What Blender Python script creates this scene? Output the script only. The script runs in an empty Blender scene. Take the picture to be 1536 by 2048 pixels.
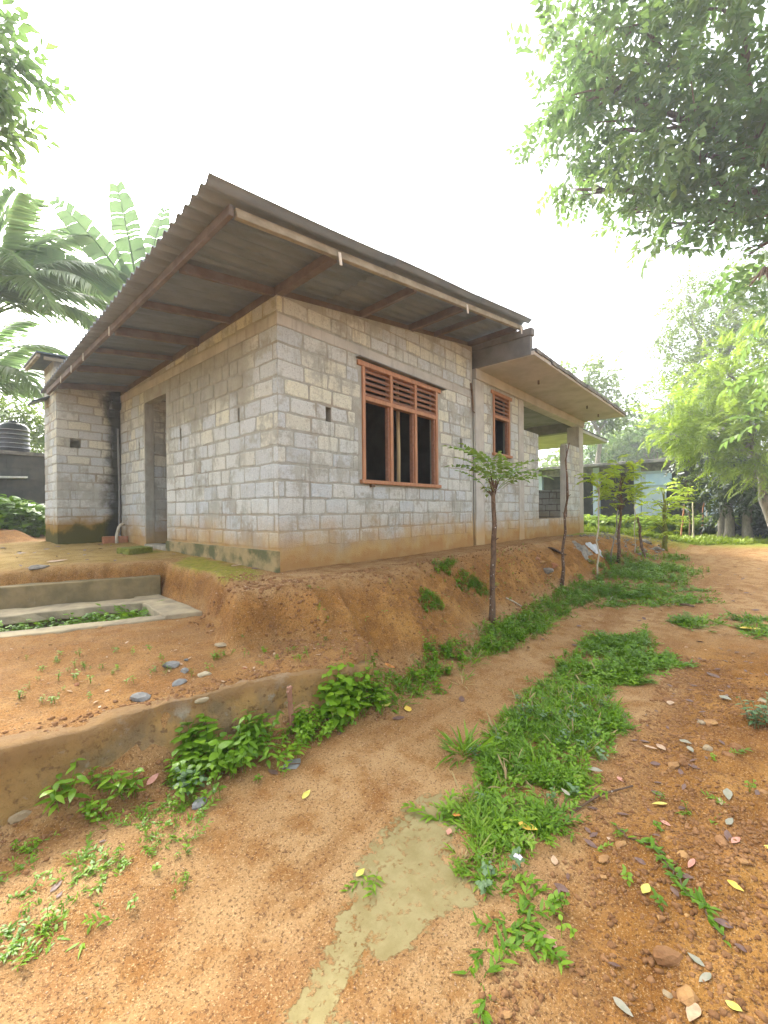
import bpy, bmesh, math, random
import numpy as np
from mathutils import Matrix, Vector

scn = bpy.context.scene
COL = scn.collection
rad = math.radians

# ------------------------------------------------------------------ camera, sky, sun, exposure
cd = bpy.data.cameras.new('camera')
cam = bpy.data.objects.new('camera', cd)
COL.objects.link(cam)
cd.sensor_fit = 'VERTICAL'
cd.sensor_height = 36.0
cd.lens = 850.0 / 2048.0 * 36.0
cd.clip_start = 0.05
cd.clip_end = 2000.0
CAM = Vector((-2.8733, -4.1465, 0.64))
YAW = rad(41.3478)          # heading measured from +X (the long wall) towards +Y
ROLL = rad(0.50)
TILT = rad(-0.10)
fwd = Vector((math.sin(rad(48.6522)) * math.cos(TILT), math.cos(rad(48.6522)) * math.cos(TILT), math.sin(TILT)))
rgt = Vector((fwd.y, -fwd.x, 0)).normalized()
upv = rgt.cross(fwd)
r2 = rgt * math.cos(ROLL) - upv * math.sin(ROLL)
u2 = upv * math.cos(ROLL) + rgt * math.sin(ROLL)
cam.matrix_world = Matrix(((r2.x, u2.x, -fwd.x, CAM.x), (r2.y, u2.y, -fwd.y, CAM.y), (r2.z, u2.z, -fwd.z, CAM.z), (0, 0, 0, 1)))
scn.camera = cam

SUN_EL, SUN_AZ = rad(42.0), rad(78.0)      # azimuth measured from +X towards +Y: the sun stands behind the roof
world = bpy.data.worlds.new('World')
scn.world = world
world.use_nodes = True
wn, wl = world.node_tree.nodes, world.node_tree.links
wn.clear()
sky = wn.new('ShaderNodeTexSky')
sky.sky_type = 'NISHITA'
sky.sun_disc = False
sky.sun_elevation = SUN_EL
sky.sun_rotation = math.pi / 2 - SUN_AZ
sky.air_density = 1.0
sky.dust_density = 6.0
sky.ozone_density = 1.0
hsv = wn.new('ShaderNodeHueSaturation')
hsv.inputs['Saturation'].default_value = 0.34
bg = wn.new('ShaderNodeBackground')
bg.inputs['Strength'].default_value = 0.15
wo = wn.new('ShaderNodeOutputWorld')
wl.new(sky.outputs[0], hsv.inputs['Color'])
wl.new(hsv.outputs[0], bg.inputs['Color'])
wl.new(bg.outputs[0], wo.inputs['Surface'])

sd = bpy.data.lights.new('sun', 'SUN')
sd.energy = 1.4
sd.angle = rad(10)
sd.color = (1.0, 0.95, 0.86)
sun = bpy.data.objects.new('sun', sd)
COL.objects.link(sun)
sdir = Vector((math.cos(SUN_EL) * math.cos(SUN_AZ), math.cos(SUN_EL) * math.sin(SUN_AZ), math.sin(SUN_EL)))
sun.rotation_euler = sdir.to_track_quat('Z', 'Y').to_euler()
sun.location = sdir * 60

scn.view_settings.view_transform = 'Standard'
scn.view_settings.look = 'None'
scn.view_settings.gamma = 1.0
scn.view_settings.use_curve_mapping = False
scn.view_settings.exposure = 2.6
scn.cycles.max_bounces = 8
scn.cycles.transparent_max_bounces = 8
scn.cycles.use_denoising = True

# ------------------------------------------------------------------ terrain (numpy)
#TERRAIN-BEGIN
def _h(ix, iy, seed):
    n = (ix.astype(np.int64) * 374761393 + iy.astype(np.int64) * 668265263 + seed * 974634777) & 0xffffffff
    n = ((n ^ (n >> 13)) * 1274126177) & 0xffffffff
    n = n ^ (n >> 16)
    return (n & 0xffff) / 65535.0
def vnoise(x, y, seed=0):
    x = np.asarray(x, float); y = np.asarray(y, float)
    ix = np.floor(x); iy = np.floor(y); fx = x - ix; fy = y - iy
    fx = fx * fx * (3 - 2 * fx); fy = fy * fy * (3 - 2 * fy)
    a = _h(ix, iy, seed); b = _h(ix + 1, iy, seed); c = _h(ix, iy + 1, seed); d = _h(ix + 1, iy + 1, seed)
    return (a * (1 - fx) + b * fx) * (1 - fy) + (c * (1 - fx) + d * fx) * fy
def fbm(x, y, octv=4, seed=0):
    s = 0; a = 0.5
    x = np.asarray(x, float); y = np.asarray(y, float)
    for k in range(octv):
        s = s + a * (vnoise(x, y, seed + k) - 0.5); x = x * 2.03 + 17.1; y = y * 2.03 + 9.7; a *= 0.5
    return s
def sstep(a, b, x):
    t = np.clip((x - a) / (b - a), 0, 1)
    return t * t * (3 - 2 * t)
def sdpoly(x, y, poly):
    """signed distance to a polygon, positive inside"""
    x = np.asarray(x, float); y = np.asarray(y, float)
    d = np.full(x.shape, 1e9); ins = np.zeros(x.shape, bool); n = len(poly)
    for i in range(n):
        ax, ay = poly[i]; bx, by = poly[(i + 1) % n]
        ex, ey = bx - ax, by - ay
        t = np.clip(((x - ax) * ex + (y - ay) * ey) / (ex * ex + ey * ey + 1e-12), 0, 1)
        d = np.minimum(d, np.hypot(x - ax - t * ex, y - ay - t * ey))
        cond = ((ay > y) != (by > y))
        xi = (bx - ax) * (y - ay) / (by - ay + 1e-12) + ax
        ins ^= cond & (x < xi)
    return np.where(ins, d, -d)
PAD = [(12.6, -0.9), (13.4, 7.5), (-9, 14), (-9, 5.3), (-4.0, 3.25), (-2.3, 2.52), (-1.12, 2.02), (-0.50, 1.80), (-0.48, 0.7), (-0.60, -0.05),
       (-0.94, -0.76), (-0.3, -0.84), (0.9, -0.80), (2.85, -0.62), (6, -0.72), (9, -0.9)]
TERR = [(-9, -1.22), (-2.58, -1.40), (-1.15, -1.63), (-0.5, -1.84), (-0.15, -1.6), (0.1, -0.8), (-0.3, 0.6), (-0.7, 2.0), (-1.2, 2.4), (-2.3, 2.6), (-9, 5.6)]
MUD = [(-2.3, -3.2), (-2.14, -3.10), (-1.94, -3.02), (-1.68, -2.88), (-1.45, -2.83), (-1.04, -2.80), (-0.85, -2.93), (-1.16, -3.06), (-1.32, -3.12), (-1.30, -3.26),
       (-1.46, -3.31), (-1.63, -3.22), (-1.76, -3.23), (-1.82, -3.12), (-2.01, -3.16), (-2.08, -3.2), (-2.2, -3.3)]
MOSS = [(-0.60, 1.7), (-0.03, 2.1), (-0.03, 0.3), (-0.55, -0.3), (-0.80, 0.05), (-0.72, 0.75)]
MOSS2 = [(-0.45, 4.3), (-0.05, 3.6), (-0.08, 2.9), (-0.38, 2.8)]
PIT_A = (0.94, -0.34); PIT_B = (0.34, 0.94); PIT_O = (-0.80, 0.33)
PW_X = [-9, -0.6, -0.35, 0.5, 2.0, 5.0, 9.0, 13.0]
PW_W = [0.24, 0.20, 0.55, 1.15, 0.95, 0.70, 1.3, 2.2]
def pit_ab(x, y):
    dx = x - PIT_O[0]; dy = y - PIT_O[1]
    return dx * PIT_A[0] + dy * PIT_A[1], dx * PIT_B[0] + dy * PIT_B[1]
def path_h(x, y):
    z = -0.86 + 0.34 * sstep(3, 15, x) + 0.30 * sstep(15, 32, x) + 0.0 * y
    z = z + 0.35 * sstep(6, 30, y) * sstep(4, 20, -x)
    return z
def masks(x, y):
    wob = 0.10 * fbm(x * 1.7, y * 1.7, 3, 5)
    dp = sdpoly(x, y, PAD) + wob * 1.3 + 0.16 * fbm(x * 3.6, y * 3.6, 3, 8) + 0.07 * fbm(x * 13, y * 13, 3, 9)
    w = np.interp(x, PW_X, PW_W)
    t = np.clip((dp + w) / w, 0, 1)
    mp = np.where(w < 0.5, sstep(0, 1, t), 0.55 * sstep(0.0, 0.92, t) + 0.45 * t)
    dt = sdpoly(x, y, TERR)
    mt = sstep(-0.03, 0.06, dt + 0.09 * fbm(x * 4.5, y * 4.5, 3, 15))
    return mp, mt, dp
def height(x, y, fine=True):
    x = np.asarray(x, float); y = np.asarray(y, float)
    z0 = path_h(x, y)
    mp, mt, dp = masks(x, y)
    zt = -0.50 + 0.06 * sstep(-1.4, 0.6, y) + 0.05 * fbm(x * 1.3, y * 1.3, 3, 21)
    zp = np.where(y > 0, -0.05 + 0.028 * np.minimum(y, 6), -0.05) + 0.03 * fbm(x * 1.1, y * 1.1, 3, 33) - 0.06 * sstep(8, 12, x)
    zp = zp - 0.20 * sstep(0.5, 2.5, -x - 0.7) * sstep(4.2, 2.0, y)
    z0 = z0 + 0.16 * sstep(-0.30, 0.0, sdpoly(x, y, TERR)) ** 2 * (0.7 + 1.6 * fbm(x * 3, y * 3, 3, 16)) * sstep(0.8, 0.2, x)
    z = z0 * (1 - mt) + zt * mt
    z = z * (1 - mp) + np.maximum(zp, z) * mp
    # soil heap on the right of the track
    dm = -(y + 3.62) + 0.12 * fbm(x * 1.4, y * 1.4, 3, 40)
    heap = sstep(-0.05, 0.9, dm) * sstep(3.4, 1.4, x + 0.35 * (y + 3.6)) * sstep(-8, -3, x)
    z = z + heap * (0.10 + 0.16 * (fbm(x * 1.6, y * 1.6, 4, 41) + 0.15))
    # wheel tracks of the path
    z = z - 0.035 * np.exp(-((y + 2.72 - 0.02 * x) / 0.42) ** 2) * sstep(9, 5, x)
    a, b = pit_ab(x, y)
    pit = sstep(-0.30, -0.36, a) * sstep(0.12, 0.18, b) * sstep(0.80, 0.74, b) * sstep(-4.0, -3.9, a)
    z = z - 0.46 * pit
    z = z - 0.16 * sstep(0.74, 0.80, b) * sstep(1.40, 1.32, b) * sstep(-0.28, -0.34, a)
    z = z + 0.20 * sstep(6.3, 7.0, y - 0.15 * (x + 2)) * sstep(-0.95, -1.35, x)
    if fine:
        mud = sstep(-0.03, 0.03, sdpoly(x, y, MUD) + 0.10 * fbm(x * 6, y * 6, 3, 50))
        flat = (1 - 0.85 * mud)
        bank = np.clip(4 * mp * (1 - mp), 0, 1)
        z = z + flat * (0.030 * fbm(x * 2.5, y * 2.5, 3, 60) + (0.018 + 0.075 * bank + 0.10 * heap) * fbm(x * 9, y * 9, 4, 61)
                        + (0.010 + 0.045 * heap + 0.03 * bank) * fbm(x * 24, y * 24, 3, 62)) - 0.006 * mud
        # crumbling ledges and rills on the earth bank
        lg = fbm(x * 2.6 + 3, y * 2.6, 4, 72)
        z = z + bank * (0.11 * (np.abs(lg) - 0.06) + 0.04 * np.abs(fbm(x * 7, y * 7, 3, 73))) * flat
        z = z - 0.075 * bank * np.clip(fbm(x * 9.0 + 0.6 * fbm(x * 3, y * 3, 2, 71), y * 1.2, 3, 70) * 2.4, 0, 1)
    return z
def zones(x, y):
    """r red earth, g moss, b pale mud, a lawn tint"""
    mp, mt, dp = masks(x, y)
    bank = sstep(0.03, 0.3, mp) * sstep(1.0, 0.75, mp)
    dm = -(y + 3.50) + 0.25 * fbm(x * 1.4, y * 1.4, 3, 40)
    heap = sstep(-0.05, 0.35, dm) * sstep(3.6, 2.0, x + 0.35 * (y + 3.6))
    red = np.maximum(bank * 0.9, heap)
    red = np.maximum(red, 0.45 * mt * (1 - mp))
    red = np.maximum(red, 0.9 * sstep(6.0, 6.6, y - 0.15 * (x + 2)) * sstep(-0.9, -1.3, x))
    red = np.clip(red + 0.5 * fbm(x * 1.5, y * 1.5, 4, 80), 0, 1)
    n = fbm(x * 4, y * 4, 4, 81)
    moss = np.maximum(sstep(-0.05, 0.15, sdpoly(x, y, MOSS) + 0.35 * n), sstep(-0.05, 0.15, sdpoly(x, y, MOSS2) + 0.25 * n))
    moss = moss * sstep(0.90, 0.99, mp)
    mud = np.clip(0.5 + 2.0 * (sdpoly(x, y, MUD) + 0.10 * fbm(x * 6, y * 6, 3, 50)), 0, 1)
    yard = sstep(-0.2, 0.4, dp) * sstep(1.2, 2.4, y)
    yard = yard * sstep(6.4, 6.0, y)
    red = red * (1 - 0.8 * yard); moss = np.maximum(moss, 0.34 * yard)
    lawn = sstep(10.2, 13.5, x + 0.9 * (y + 2.2) + 3 * fbm(x * .4, y * .4, 3, 90)) * np.where(y < -2.6, sstep(12.5, 15, x), 1.0)
    lawn = np.maximum(lawn, sstep(8.5, 12, y))
    return red, moss, mud, lawn
#TERRAIN-END

# ------------------------------------------------------------------ helpers
def link(o, parent=None):
    COL.objects.link(o)
    if parent is not None:
        o.parent = parent
    return o
def tag(o, label=None, cat=None, group=None, kind=None):
    if label: o['label'] = label
    if cat: o['category'] = cat
    if group: o['group'] = group
    if kind: o['kind'] = kind
    return o
def empty(name, loc=(0, 0, 0), label=None, cat=None, group=None, parent=None):
    o = bpy.data.objects.new(name, None)
    o.location = loc
    o.empty_display_size = 0.1
    link(o, parent)
    return tag(o, label, cat, group)
def copy_tree(o, parent=None):
    c = o.copy()
    COL.objects.link(c)
    c.parent = parent
    for ch in o.children:
        copy_tree(ch, c)
    return c

def np_mesh(name, verts, faces, mat=None, rnd=None, smooth=False):
    """verts (N,3); faces: (M,k) array or list of such arrays"""
    if not isinstance(faces, list):
        faces = [faces]
    me = bpy.data.meshes.new(name)
    verts = np.asarray(verts, np.float32)
    me.vertices.add(len(verts))
    me.vertices.foreach_set('co', verts.ravel())
    loops = np.concatenate([f.ravel() for f in faces]).astype(np.int32)
    tot = np.concatenate([np.full(len(f), f.shape[1], np.int32) for f in faces])
    start = np.concatenate([[0], np.cumsum(tot)[:-1]]).astype(np.int32)
    me.loops.add(len(loops))
    me.loops.foreach_set('vertex_index', loops)
    me.polygons.add(len(tot))
    me.polygons.foreach_set('loop_start', start)
    me.polygons.foreach_set('loop_total', tot)
    if smooth:
        me.polygons.foreach_set('use_smooth', np.ones(len(tot), bool))
    me.update(calc_edges=True)
    me.validate()
    if rnd is not None:
        a = me.attributes.new('rnd', 'FLOAT', 'POINT')
        a.data.foreach_set('value', np.asarray(rnd, np.float32))
    if mat:
        me.materials.append(mat)
    return me

class MB:
    """collects boxes, tubes and loose polygons into ONE mesh"""
    def __init__(s):
        s.v = []; s.f = []
    def add(s, vs, fs):
        k = len(s.v)
        s.v += [tuple(v) for v in vs]
        s.f += [tuple(i + k for i in f) for f in fs]
    def box(s, a, b):
        (x0, y0, z0), (x1, y1, z1) = a, b
        s.add([(x0, y0, z0), (x1, y0, z0), (x1, y1, z0), (x0, y1, z0), (x0, y0, z1), (x1, y0, z1), (x1, y1, z1), (x0, y1, z1)],
              [(0, 3, 2, 1), (4, 5, 6, 7), (0, 1, 5, 4), (1, 2, 6, 5), (2, 3, 7, 6), (3, 0, 4, 7)])
    def bar(s, p, q, w, h, up=(0, 0, 1)):
        """a rectangular bar from p to q, w wide and h deep; p, q are the centre line"""
        p, q = Vector(p), Vector(q)
        d = (q - p).normalized()
        sd_ = d.cross(Vector(up)).normalized() * (w / 2)
        u_ = sd_.cross(d).normalized() * (h / 2)
        vs = []
        for e in (p, q):
            vs += [e - sd_ - u_, e + sd_ - u_, e + sd_ + u_, e - sd_ + u_]
        s.add(vs, [(0, 1, 2, 3), (7, 6, 5, 4), (0, 4, 5, 1), (1, 5, 6, 2), (2, 6, 7, 3), (3, 7, 4, 0)])
    def tube(s, pts, radii, n=8, caps=True, rough=0.0, seed=0):
        rg = random.Random(seed)
        pts = [Vector(p) for p in pts]
        if not hasattr(radii, '__len__'):
            radii = [radii] * len(pts)
        rings = []
        t0 = (pts[1] - pts[0]).normalized()
        ref = Vector((0, 0, 1)) if abs(t0.z) < 0.9 else Vector((1, 0, 0))
        a = t0.cross(ref).normalized()
        for i, p in enumerate(pts):
            t = (pts[min(i + 1, len(pts) - 1)] - pts[max(i - 1, 0)]).normalized()
            a = (a - t * a.dot(t)).normalized()
            b = t.cross(a)
            rings.append([p + (a * math.cos(2 * math.pi * k / n) + b * math.sin(2 * math.pi * k / n)) * radii[i] * (1 + rough * rg.uniform(-1, 1)) for k in range(n)])
        vs = [v for r in rings for v in r]
        fs = []
        for i in range(len(pts) - 1):
            for k in range(n):
                fs.append((i * n + k, i * n + (k + 1) % n, (i + 1) * n + (k + 1) % n, (i + 1) * n + k))
        if caps:
            fs.append(tuple(range(n))[::-1])
            fs.append(tuple((len(pts) - 1) * n + k for k in range(n)))
        s.add(vs, fs)
    def mesh(s, name, mat, smooth=False, rnd=None):
        me = bpy.data.meshes.new(name)
        me.from_pydata(s.v, [], s.f)
        if smooth:
            me.polygons.foreach_set('use_smooth', np.ones(len(me.polygons), bool))
        if rnd is not None:
            a = me.attributes.new('rnd', 'FLOAT', 'POINT')
            a.data.foreach_set('value', np.full(len(s.v), rnd, np.float32))
        me.materials.append(mat)
        me.update()
        return me
    def build(s, name, mat, parent=None, smooth=False, bevel=0, rnd=None, loc=None):
        me = s.mesh(name, mat, smooth, rnd)
        o = bpy.data.objects.new(name, me)
        link(o, parent)
        if loc is not None:
            o.location = loc
        if bevel:
            m = o.modifiers.new('bevel', 'BEVEL')
            m.width = bevel; m.segments = 2; m.limit_method = 'ANGLE'
        return o
def obj(name, me, parent=None, loc=None, kind=None):
    o = bpy.data.objects.new(name, me)
    link(o, parent)
    if loc is not None: o.location = loc
    if kind: o['kind'] = kind
    return o

# ------------------------------------------------------------------ materials
class NT:
    def __init__(s, name):
        s.m = bpy.data.materials.new(name)
        s.m.use_nodes = True
        s.n, s.l = s.m.node_tree.nodes, s.m.node_tree.links
        s.b = s.n['Principled BSDF']
        s.out = s.n['Material Output']
        s.b.inputs['Roughness'].default_value = 0.85
        s._pos = None
    def new(s, t, **k):
        x = s.n.new(t)
        for a, v in k.items(): setattr(x, a, v)
        return x
    def pos(s):
        if s._pos is None: s._pos = s.new('ShaderNodeNewGeometry')
        return s._pos.outputs['Position']
    def put(s, sock, v):
        if hasattr(v, 'is_output') or isinstance(v, bpy.types.NodeSocket): s.l.new(v, sock)
        elif isinstance(v, (tuple, list)): sock.default_value = tuple(v) + ((1,) if len(v) == 3 and sock.type == 'RGBA' else ())
        else: sock.default_value = v
    def mapped(s, scale=(1, 1, 1), coord=None):
        m = s.new('ShaderNodeMapping')
        s.l.new(coord or s.pos(), m.inputs[0])
        m.inputs['Scale'].default_value = scale
        return m.outputs[0]
    def noise(s, scale, detail=4, rough=0.55, coord=None, dist=0):
        x = s.new('ShaderNodeTexNoise')
        s.l.new(coord or s.pos(), x.inputs['Vector'])
        x.inputs['Scale'].default_value = scale; x.inputs['Detail'].default_value = detail
        x.inputs['Roughness'].default_value = rough; x.inputs['Distortion'].default_value = dist
        return x.outputs[0]
    def voro(s, scale, coord=None, feature='F1'):
        x = s.new('ShaderNodeTexVoronoi', feature=feature)
        s.l.new(coord or s.pos(), x.inputs['Vector'])
        x.inputs['Scale'].default_value = scale
        return x.outputs['Distance']
    def rng(s, v, a, b, c=0.0, d=1.0, smooth=True):
        x = s.new('ShaderNodeMapRange')
        if smooth: x.interpolation_type = 'SMOOTHSTEP'
        s.put(x.inputs[0], v)
        for i, q in enumerate((a, b, c, d)): s.put(x.inputs[i + 1], q)
        return x.outputs[0]
    def math(s, op, a, b=0.0):
        x = s.new('ShaderNodeMath', operation=op)
        s.put(x.inputs[0], a); s.put(x.inputs[1], b)
        return x.outputs[0]
    def mix(s, f, a, b, mode='MIX'):
        x = s.new('ShaderNodeMix', data_type='RGBA', blend_type=mode)
        s.put(x.inputs[0], f); s.put(x.inputs[6], a); s.put(x.inputs[7], b)
        return x.outputs[2]
    def attr(s, name, out='Fac'):
        x = s.new('ShaderNodeAttribute', attribute_name=name)
        return x.outputs[out]
    def sep(s, v):
        x = s.new('ShaderNodeSeparateXYZ')
        s.l.new(v, x.inputs[0])
        return x.outputs
    def ramp(s, f, stops):
        x = s.new('ShaderNodeValToRGB')
        e = x.color_ramp.elements
        while len(e) < len(stops): e.new(0.5)
        for i, (p, c) in enumerate(stops):
            e[i].position = p; e[i].color = tuple(c) + (1,)
        s.put(x.inputs[0], f)
        return x.outputs[0]
    def bump(s, h, strength=0.5, dist=0.01):
        x = s.new('ShaderNodeBump')
        x.inputs['Strength'].default_value = strength; x.inputs['Distance'].default_value = dist
        s.put(x.inputs['Height'], h)
        s.l.new(x.outputs[0], s.b.inputs['Normal'])
    def col(s, c): s.put(s.b.inputs['Base Color'], c); return s
    def rough(s, r): s.put(s.b.inputs['Roughness'], r); return s
    def spec(s, v): s.b.inputs['Specular IOR Level'].default_value = v; return s

MAT = {}
def simple(name, c1, c2, scale=8, rough=0.8, bump=0.3, stretch=(1, 1, 1), bd=0.005, spec=0.3):
    t = NT(name)
    n = t.noise(scale, 5, 0.6, t.mapped(stretch))
    t.col(t.mix(t.rng(n, 0.3, 0.7), c1, c2)).rough(rough).spec(spec)
    if bump: t.bump(t.noise(scale * 4, 4, 0.6, t.mapped(stretch)), bump, bd)
    MAT[name] = t.m
    return t
def leafmat(name, stops, trans=0.35, rough=0.45, tcol=(0.30, 0.42, 0.05)):
    t = NT(name)
    r = t.attr('rnd')
    n = t.noise(1.1, 3)
    f = t.math('ADD', t.math('MULTIPLY', r, 0.65), t.math('MULTIPLY', t.rng(n, 0.3, 0.7), 0.35))
    c = t.ramp(f, stops)
    t.col(c).rough(rough).spec(0.35)
    tr = t.new('ShaderNodeBsdfTranslucent')
    t.put(tr.inputs[0], t.mix(0.55, c, tcol))
    mx = t.new('ShaderNodeMixShader')
    mx.inputs[0].default_value = trans
    t.l.new(t.b.outputs[0], mx.inputs[1]); t.l.new(tr.outputs[0], mx.inputs[2])
    t.l.new(mx.outputs[0], t.out.inputs['Surface'])
    MAT[name] = t.m
    return t

# earth: one material for the whole terrain, zones come from the mesh
t = NT('earth')
zn = t.attr('zone', 'Color')
zs = t.new('ShaderNodeSeparateColor'); t.l.new(zn, zs.inputs[0])
big = t.noise(0.9, 5, 0.6); mid = t.noise(6, 5, 0.65); fine = t.noise(120, 3, 0.75); grit = t.voro(130)
sand = t.mix(t.rng(big, 0.35, 0.65), (0.28, 0.158, 0.062), (0.375, 0.232, 0.102))
sand = t.mix(t.rng(mid, 0.40, 0.72), sand, (0.22, 0.10, 0.026))
sand = t.mix(t.rng(t.noise(1.5, 5, 0.6, t.mapped((0.5, 2.2, 1))), 0.50, 0.68, 0, 0.65), sand, (0.20, 0.09, 0.024))
redc = t.mix(t.rng(mid, 0.3, 0.7), (0.18, 0.074, 0.015), (0.285, 0.130, 0.027))
redc = t.mix(t.rng(t.noise(2.3, 4), 0.45, 0.7), redc, (0.36, 0.18, 0.045))
c = t.mix(zs.outputs[0], sand, redc)
c = t.mix(t.math('MULTIPLY', zs.outputs[0], t.rng(t.noise(14, 5, 0.75), 0.52, 0.64, 0, 0.75)), c, (0.14, 0.058, 0.018))
c = t.mix(t.math('MULTIPLY', zs.outputs[0], t.rng(t.noise(3.4, 4, 0.7), 0.54, 0.64, 0, 0.6)), c, (0.42, 0.205, 0.06))
c = t.mix(t.rng(t.noise(1.6, 4, 0.6), 0.54, 0.72, 0, 0.5), c, (0.20, 0.09, 0.03))
c = t.mix(t.rng(fine, 0.55, 0.66, 0, 0.75), c, (0.50, 0.335, 0.165))
c = t.mix(t.rng(t.noise(75, 3, 0.7), 0.54, 0.64, 0, 0.75), c, (0.085, 0.038, 0.016))
c = t.mix(t.rng(grit, 0.05, 0.16, 0.55, 0), c, (0.42, 0.27, 0.15))
lawnc = t.mix(t.rng(mid, 0.3, 0.7), (0.15, 0.20, 0.025), (0.27, 0.30, 0.045))
att2 = t.attr('lawn')
c = t.mix(t.math('MULTIPLY', att2, t.rng(mid, 0.25, 0.5, 0.5, 1.0)), c, lawnc)
mudc = t.mix(t.rng(t.noise(9, 5, 0.7), 0.35, 0.7), (0.26, 0.215, 0.098), (0.21, 0.165, 0.068))
md = t.math('ADD', zs.outputs[2], t.math('MULTIPLY', t.math('SUBTRACT', t.noise(15, 6, 0.72), 0.5), 0.75))
md = t.rng(md, 0.47, 0.53)
md = t.math('MULTIPLY', md, t.rng(t.noise(30, 4, 0.7), 0.36, 0.48, 0.35, 1.0))
c = t.mix(md, c, mudc)
mossc = t.mix(t.rng(t.noise(16, 4), 0.3, 0.7), (0.17, 0.175, 0.018), (0.27, 0.235, 0.03))
c = t.mix(t.math('MULTIPLY', zs.outputs[1], t.rng(t.noise(22, 3), 0.25, 0.5, 0.35, 0.95)), c, mossc)
t.col(c).rough(0.95).spec(0.15)
hb = t.math('ADD', t.math('MULTIPLY', fine, 0.7), t.math('MULTIPLY', t.rng(grit, 0, 0.4, 1, 0), 0.6))
hb = t.math('ADD', hb, t.math('MULTIPLY', t.math('MULTIPLY', t.noise(24, 5, 0.75), 3.0), zs.outputs[0]))
hb = t.math('MULTIPLY', hb, t.rng(md, 0, 1, 1, 0.15))
t.bump(hb, 1.0, 0.008)
MAT['earth'] = t.m

def wallmat(name, mortar=False, wing=False, inside=False):
    t = NT(name)
    P = t.pos(); z = t.sep(P)[2]; xx = t.sep(P)[0]
    sm = t.noise(2.2, 4, 0.6)
    mc = t.mix(t.rng(t.noise(5, 5, 0.65), 0.3, 0.7), (0.31, 0.31, 0.265), (0.40, 0.40, 0.35))
    mc = t.mix(t.rng(t.noise(1.3, 4, 0.6), 0.48, 0.7, 0, 0.5), mc, (0.25, 0.19, 0.13))
    if mortar:
        c = mc
    else:
        r = t.attr('rnd')
        warm = t.mix(t.rng(z, 0.9, 2.0, 0.25, 1.0), (0.50, 0.525, 0.51), (0.60, 0.595, 0.465))
        c = t.mix(t.rng(r, 0.15, 0.85), (0.47, 0.51, 0.515), warm)
        r2_ = t.math('FRACT', t.math('MULTIPLY', r, 7.31))
        c = t.mix(t.rng(r2_, 0, 1, 0, 0.30, False), c, t.mix(t.math('FRACT', t.math('MULTIPLY', r, 23.7)), (0.34, 0.34, 0.325), (0.66, 0.65, 0.60)))
        c = t.mix(t.rng(t.noise(52, 4, 0.8), 0.54, 0.63, 0, 0.6), c, (0.25, 0.25, 0.24))
        c = t.mix(t.rng(t.noise(38, 4, 0.8), 0.55, 0.66, 0, 0.55), c, (0.72, 0.70, 0.64))
        smear = t.rng(t.math('ADD', sm, t.math('MULTIPLY', t.noise(14, 4, 0.65), 0.35)), 0.66, 0.80, 0, 0.85)
        c = t.mix(smear, c, mc)
    # rendered patch low under the eave of the left wall
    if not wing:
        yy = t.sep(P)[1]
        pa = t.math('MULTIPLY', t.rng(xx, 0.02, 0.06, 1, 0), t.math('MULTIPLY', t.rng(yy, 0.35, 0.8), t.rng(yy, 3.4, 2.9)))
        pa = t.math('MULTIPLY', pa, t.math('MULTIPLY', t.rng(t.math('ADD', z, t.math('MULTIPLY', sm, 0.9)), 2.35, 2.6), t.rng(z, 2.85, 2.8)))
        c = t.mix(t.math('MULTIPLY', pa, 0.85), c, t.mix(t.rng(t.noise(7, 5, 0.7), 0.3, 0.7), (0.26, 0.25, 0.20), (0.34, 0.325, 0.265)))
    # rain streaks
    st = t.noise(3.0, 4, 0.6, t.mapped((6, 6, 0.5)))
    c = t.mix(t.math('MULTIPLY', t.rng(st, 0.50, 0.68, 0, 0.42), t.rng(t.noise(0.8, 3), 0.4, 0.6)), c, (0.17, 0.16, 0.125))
    # earth splashed up from the ground
    e = t.math('ADD', z, t.math('MULTIPLY', t.math('SUBTRACT', t.noise(1.6, 5, 0.6), 0.5), 0.9))
    e = t.math('ADD', e, t.math('MULTIPLY', t.math('SUBTRACT', t.noise(9, 4, 0.6), 0.5), 0.2))
    c = t.mix(t.rng(e, 0.02, 0.74, 0.95, 0.0), c, t.mix(t.rng(t.noise(4, 4), 0.35, 0.65), (0.42, 0.275, 0.10), (0.38, 0.225, 0.08)))
    c = t.mix(t.rng(e, 0.0, 0.12, 0.55, 0.0), c, (0.33, 0.16, 0.055))
    if wing:
        g = t.math('ADD', z, t.math('MULTIPLY', t.math('SUBTRACT', t.noise(2.6, 5, 0.6), 0.5), 0.6))
        y1 = t.rng(g, 0.42, 0.72, 0.85, 0.0)
        c = t.mix(y1, c, (0.26, 0.145, 0.012))
        g2 = t.math('ADD', g, t.math('MULTIPLY', xx, -0.12))
        c = t.mix(t.rng(g2, 0.42, 0.55, 0.9, 0.0), c, (0.055, 0.06, 0.012))
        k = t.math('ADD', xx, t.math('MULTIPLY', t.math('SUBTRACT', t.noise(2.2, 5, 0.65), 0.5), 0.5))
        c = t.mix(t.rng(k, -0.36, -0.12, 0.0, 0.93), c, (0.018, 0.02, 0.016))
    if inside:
        c = t.mix(0.62, c, (0.05, 0.047, 0.042))  # darkened block copy: the verandah's shade is mixed into the colour
    t.col(c).rough(0.95).spec(0.15)
    h = t.math('ADD', t.math('MULTIPLY', t.noise(60, 3, 0.7), 1.0), t.math('MULTIPLY', t.noise(140, 2, 0.7), 0.7))
    t.bump(h, 1.0, 0.012)
    MAT[name] = t.m
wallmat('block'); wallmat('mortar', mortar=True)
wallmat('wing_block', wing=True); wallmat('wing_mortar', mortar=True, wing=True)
wallmat('shaded_block', inside=True)
t = NT('plinth_render')
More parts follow.
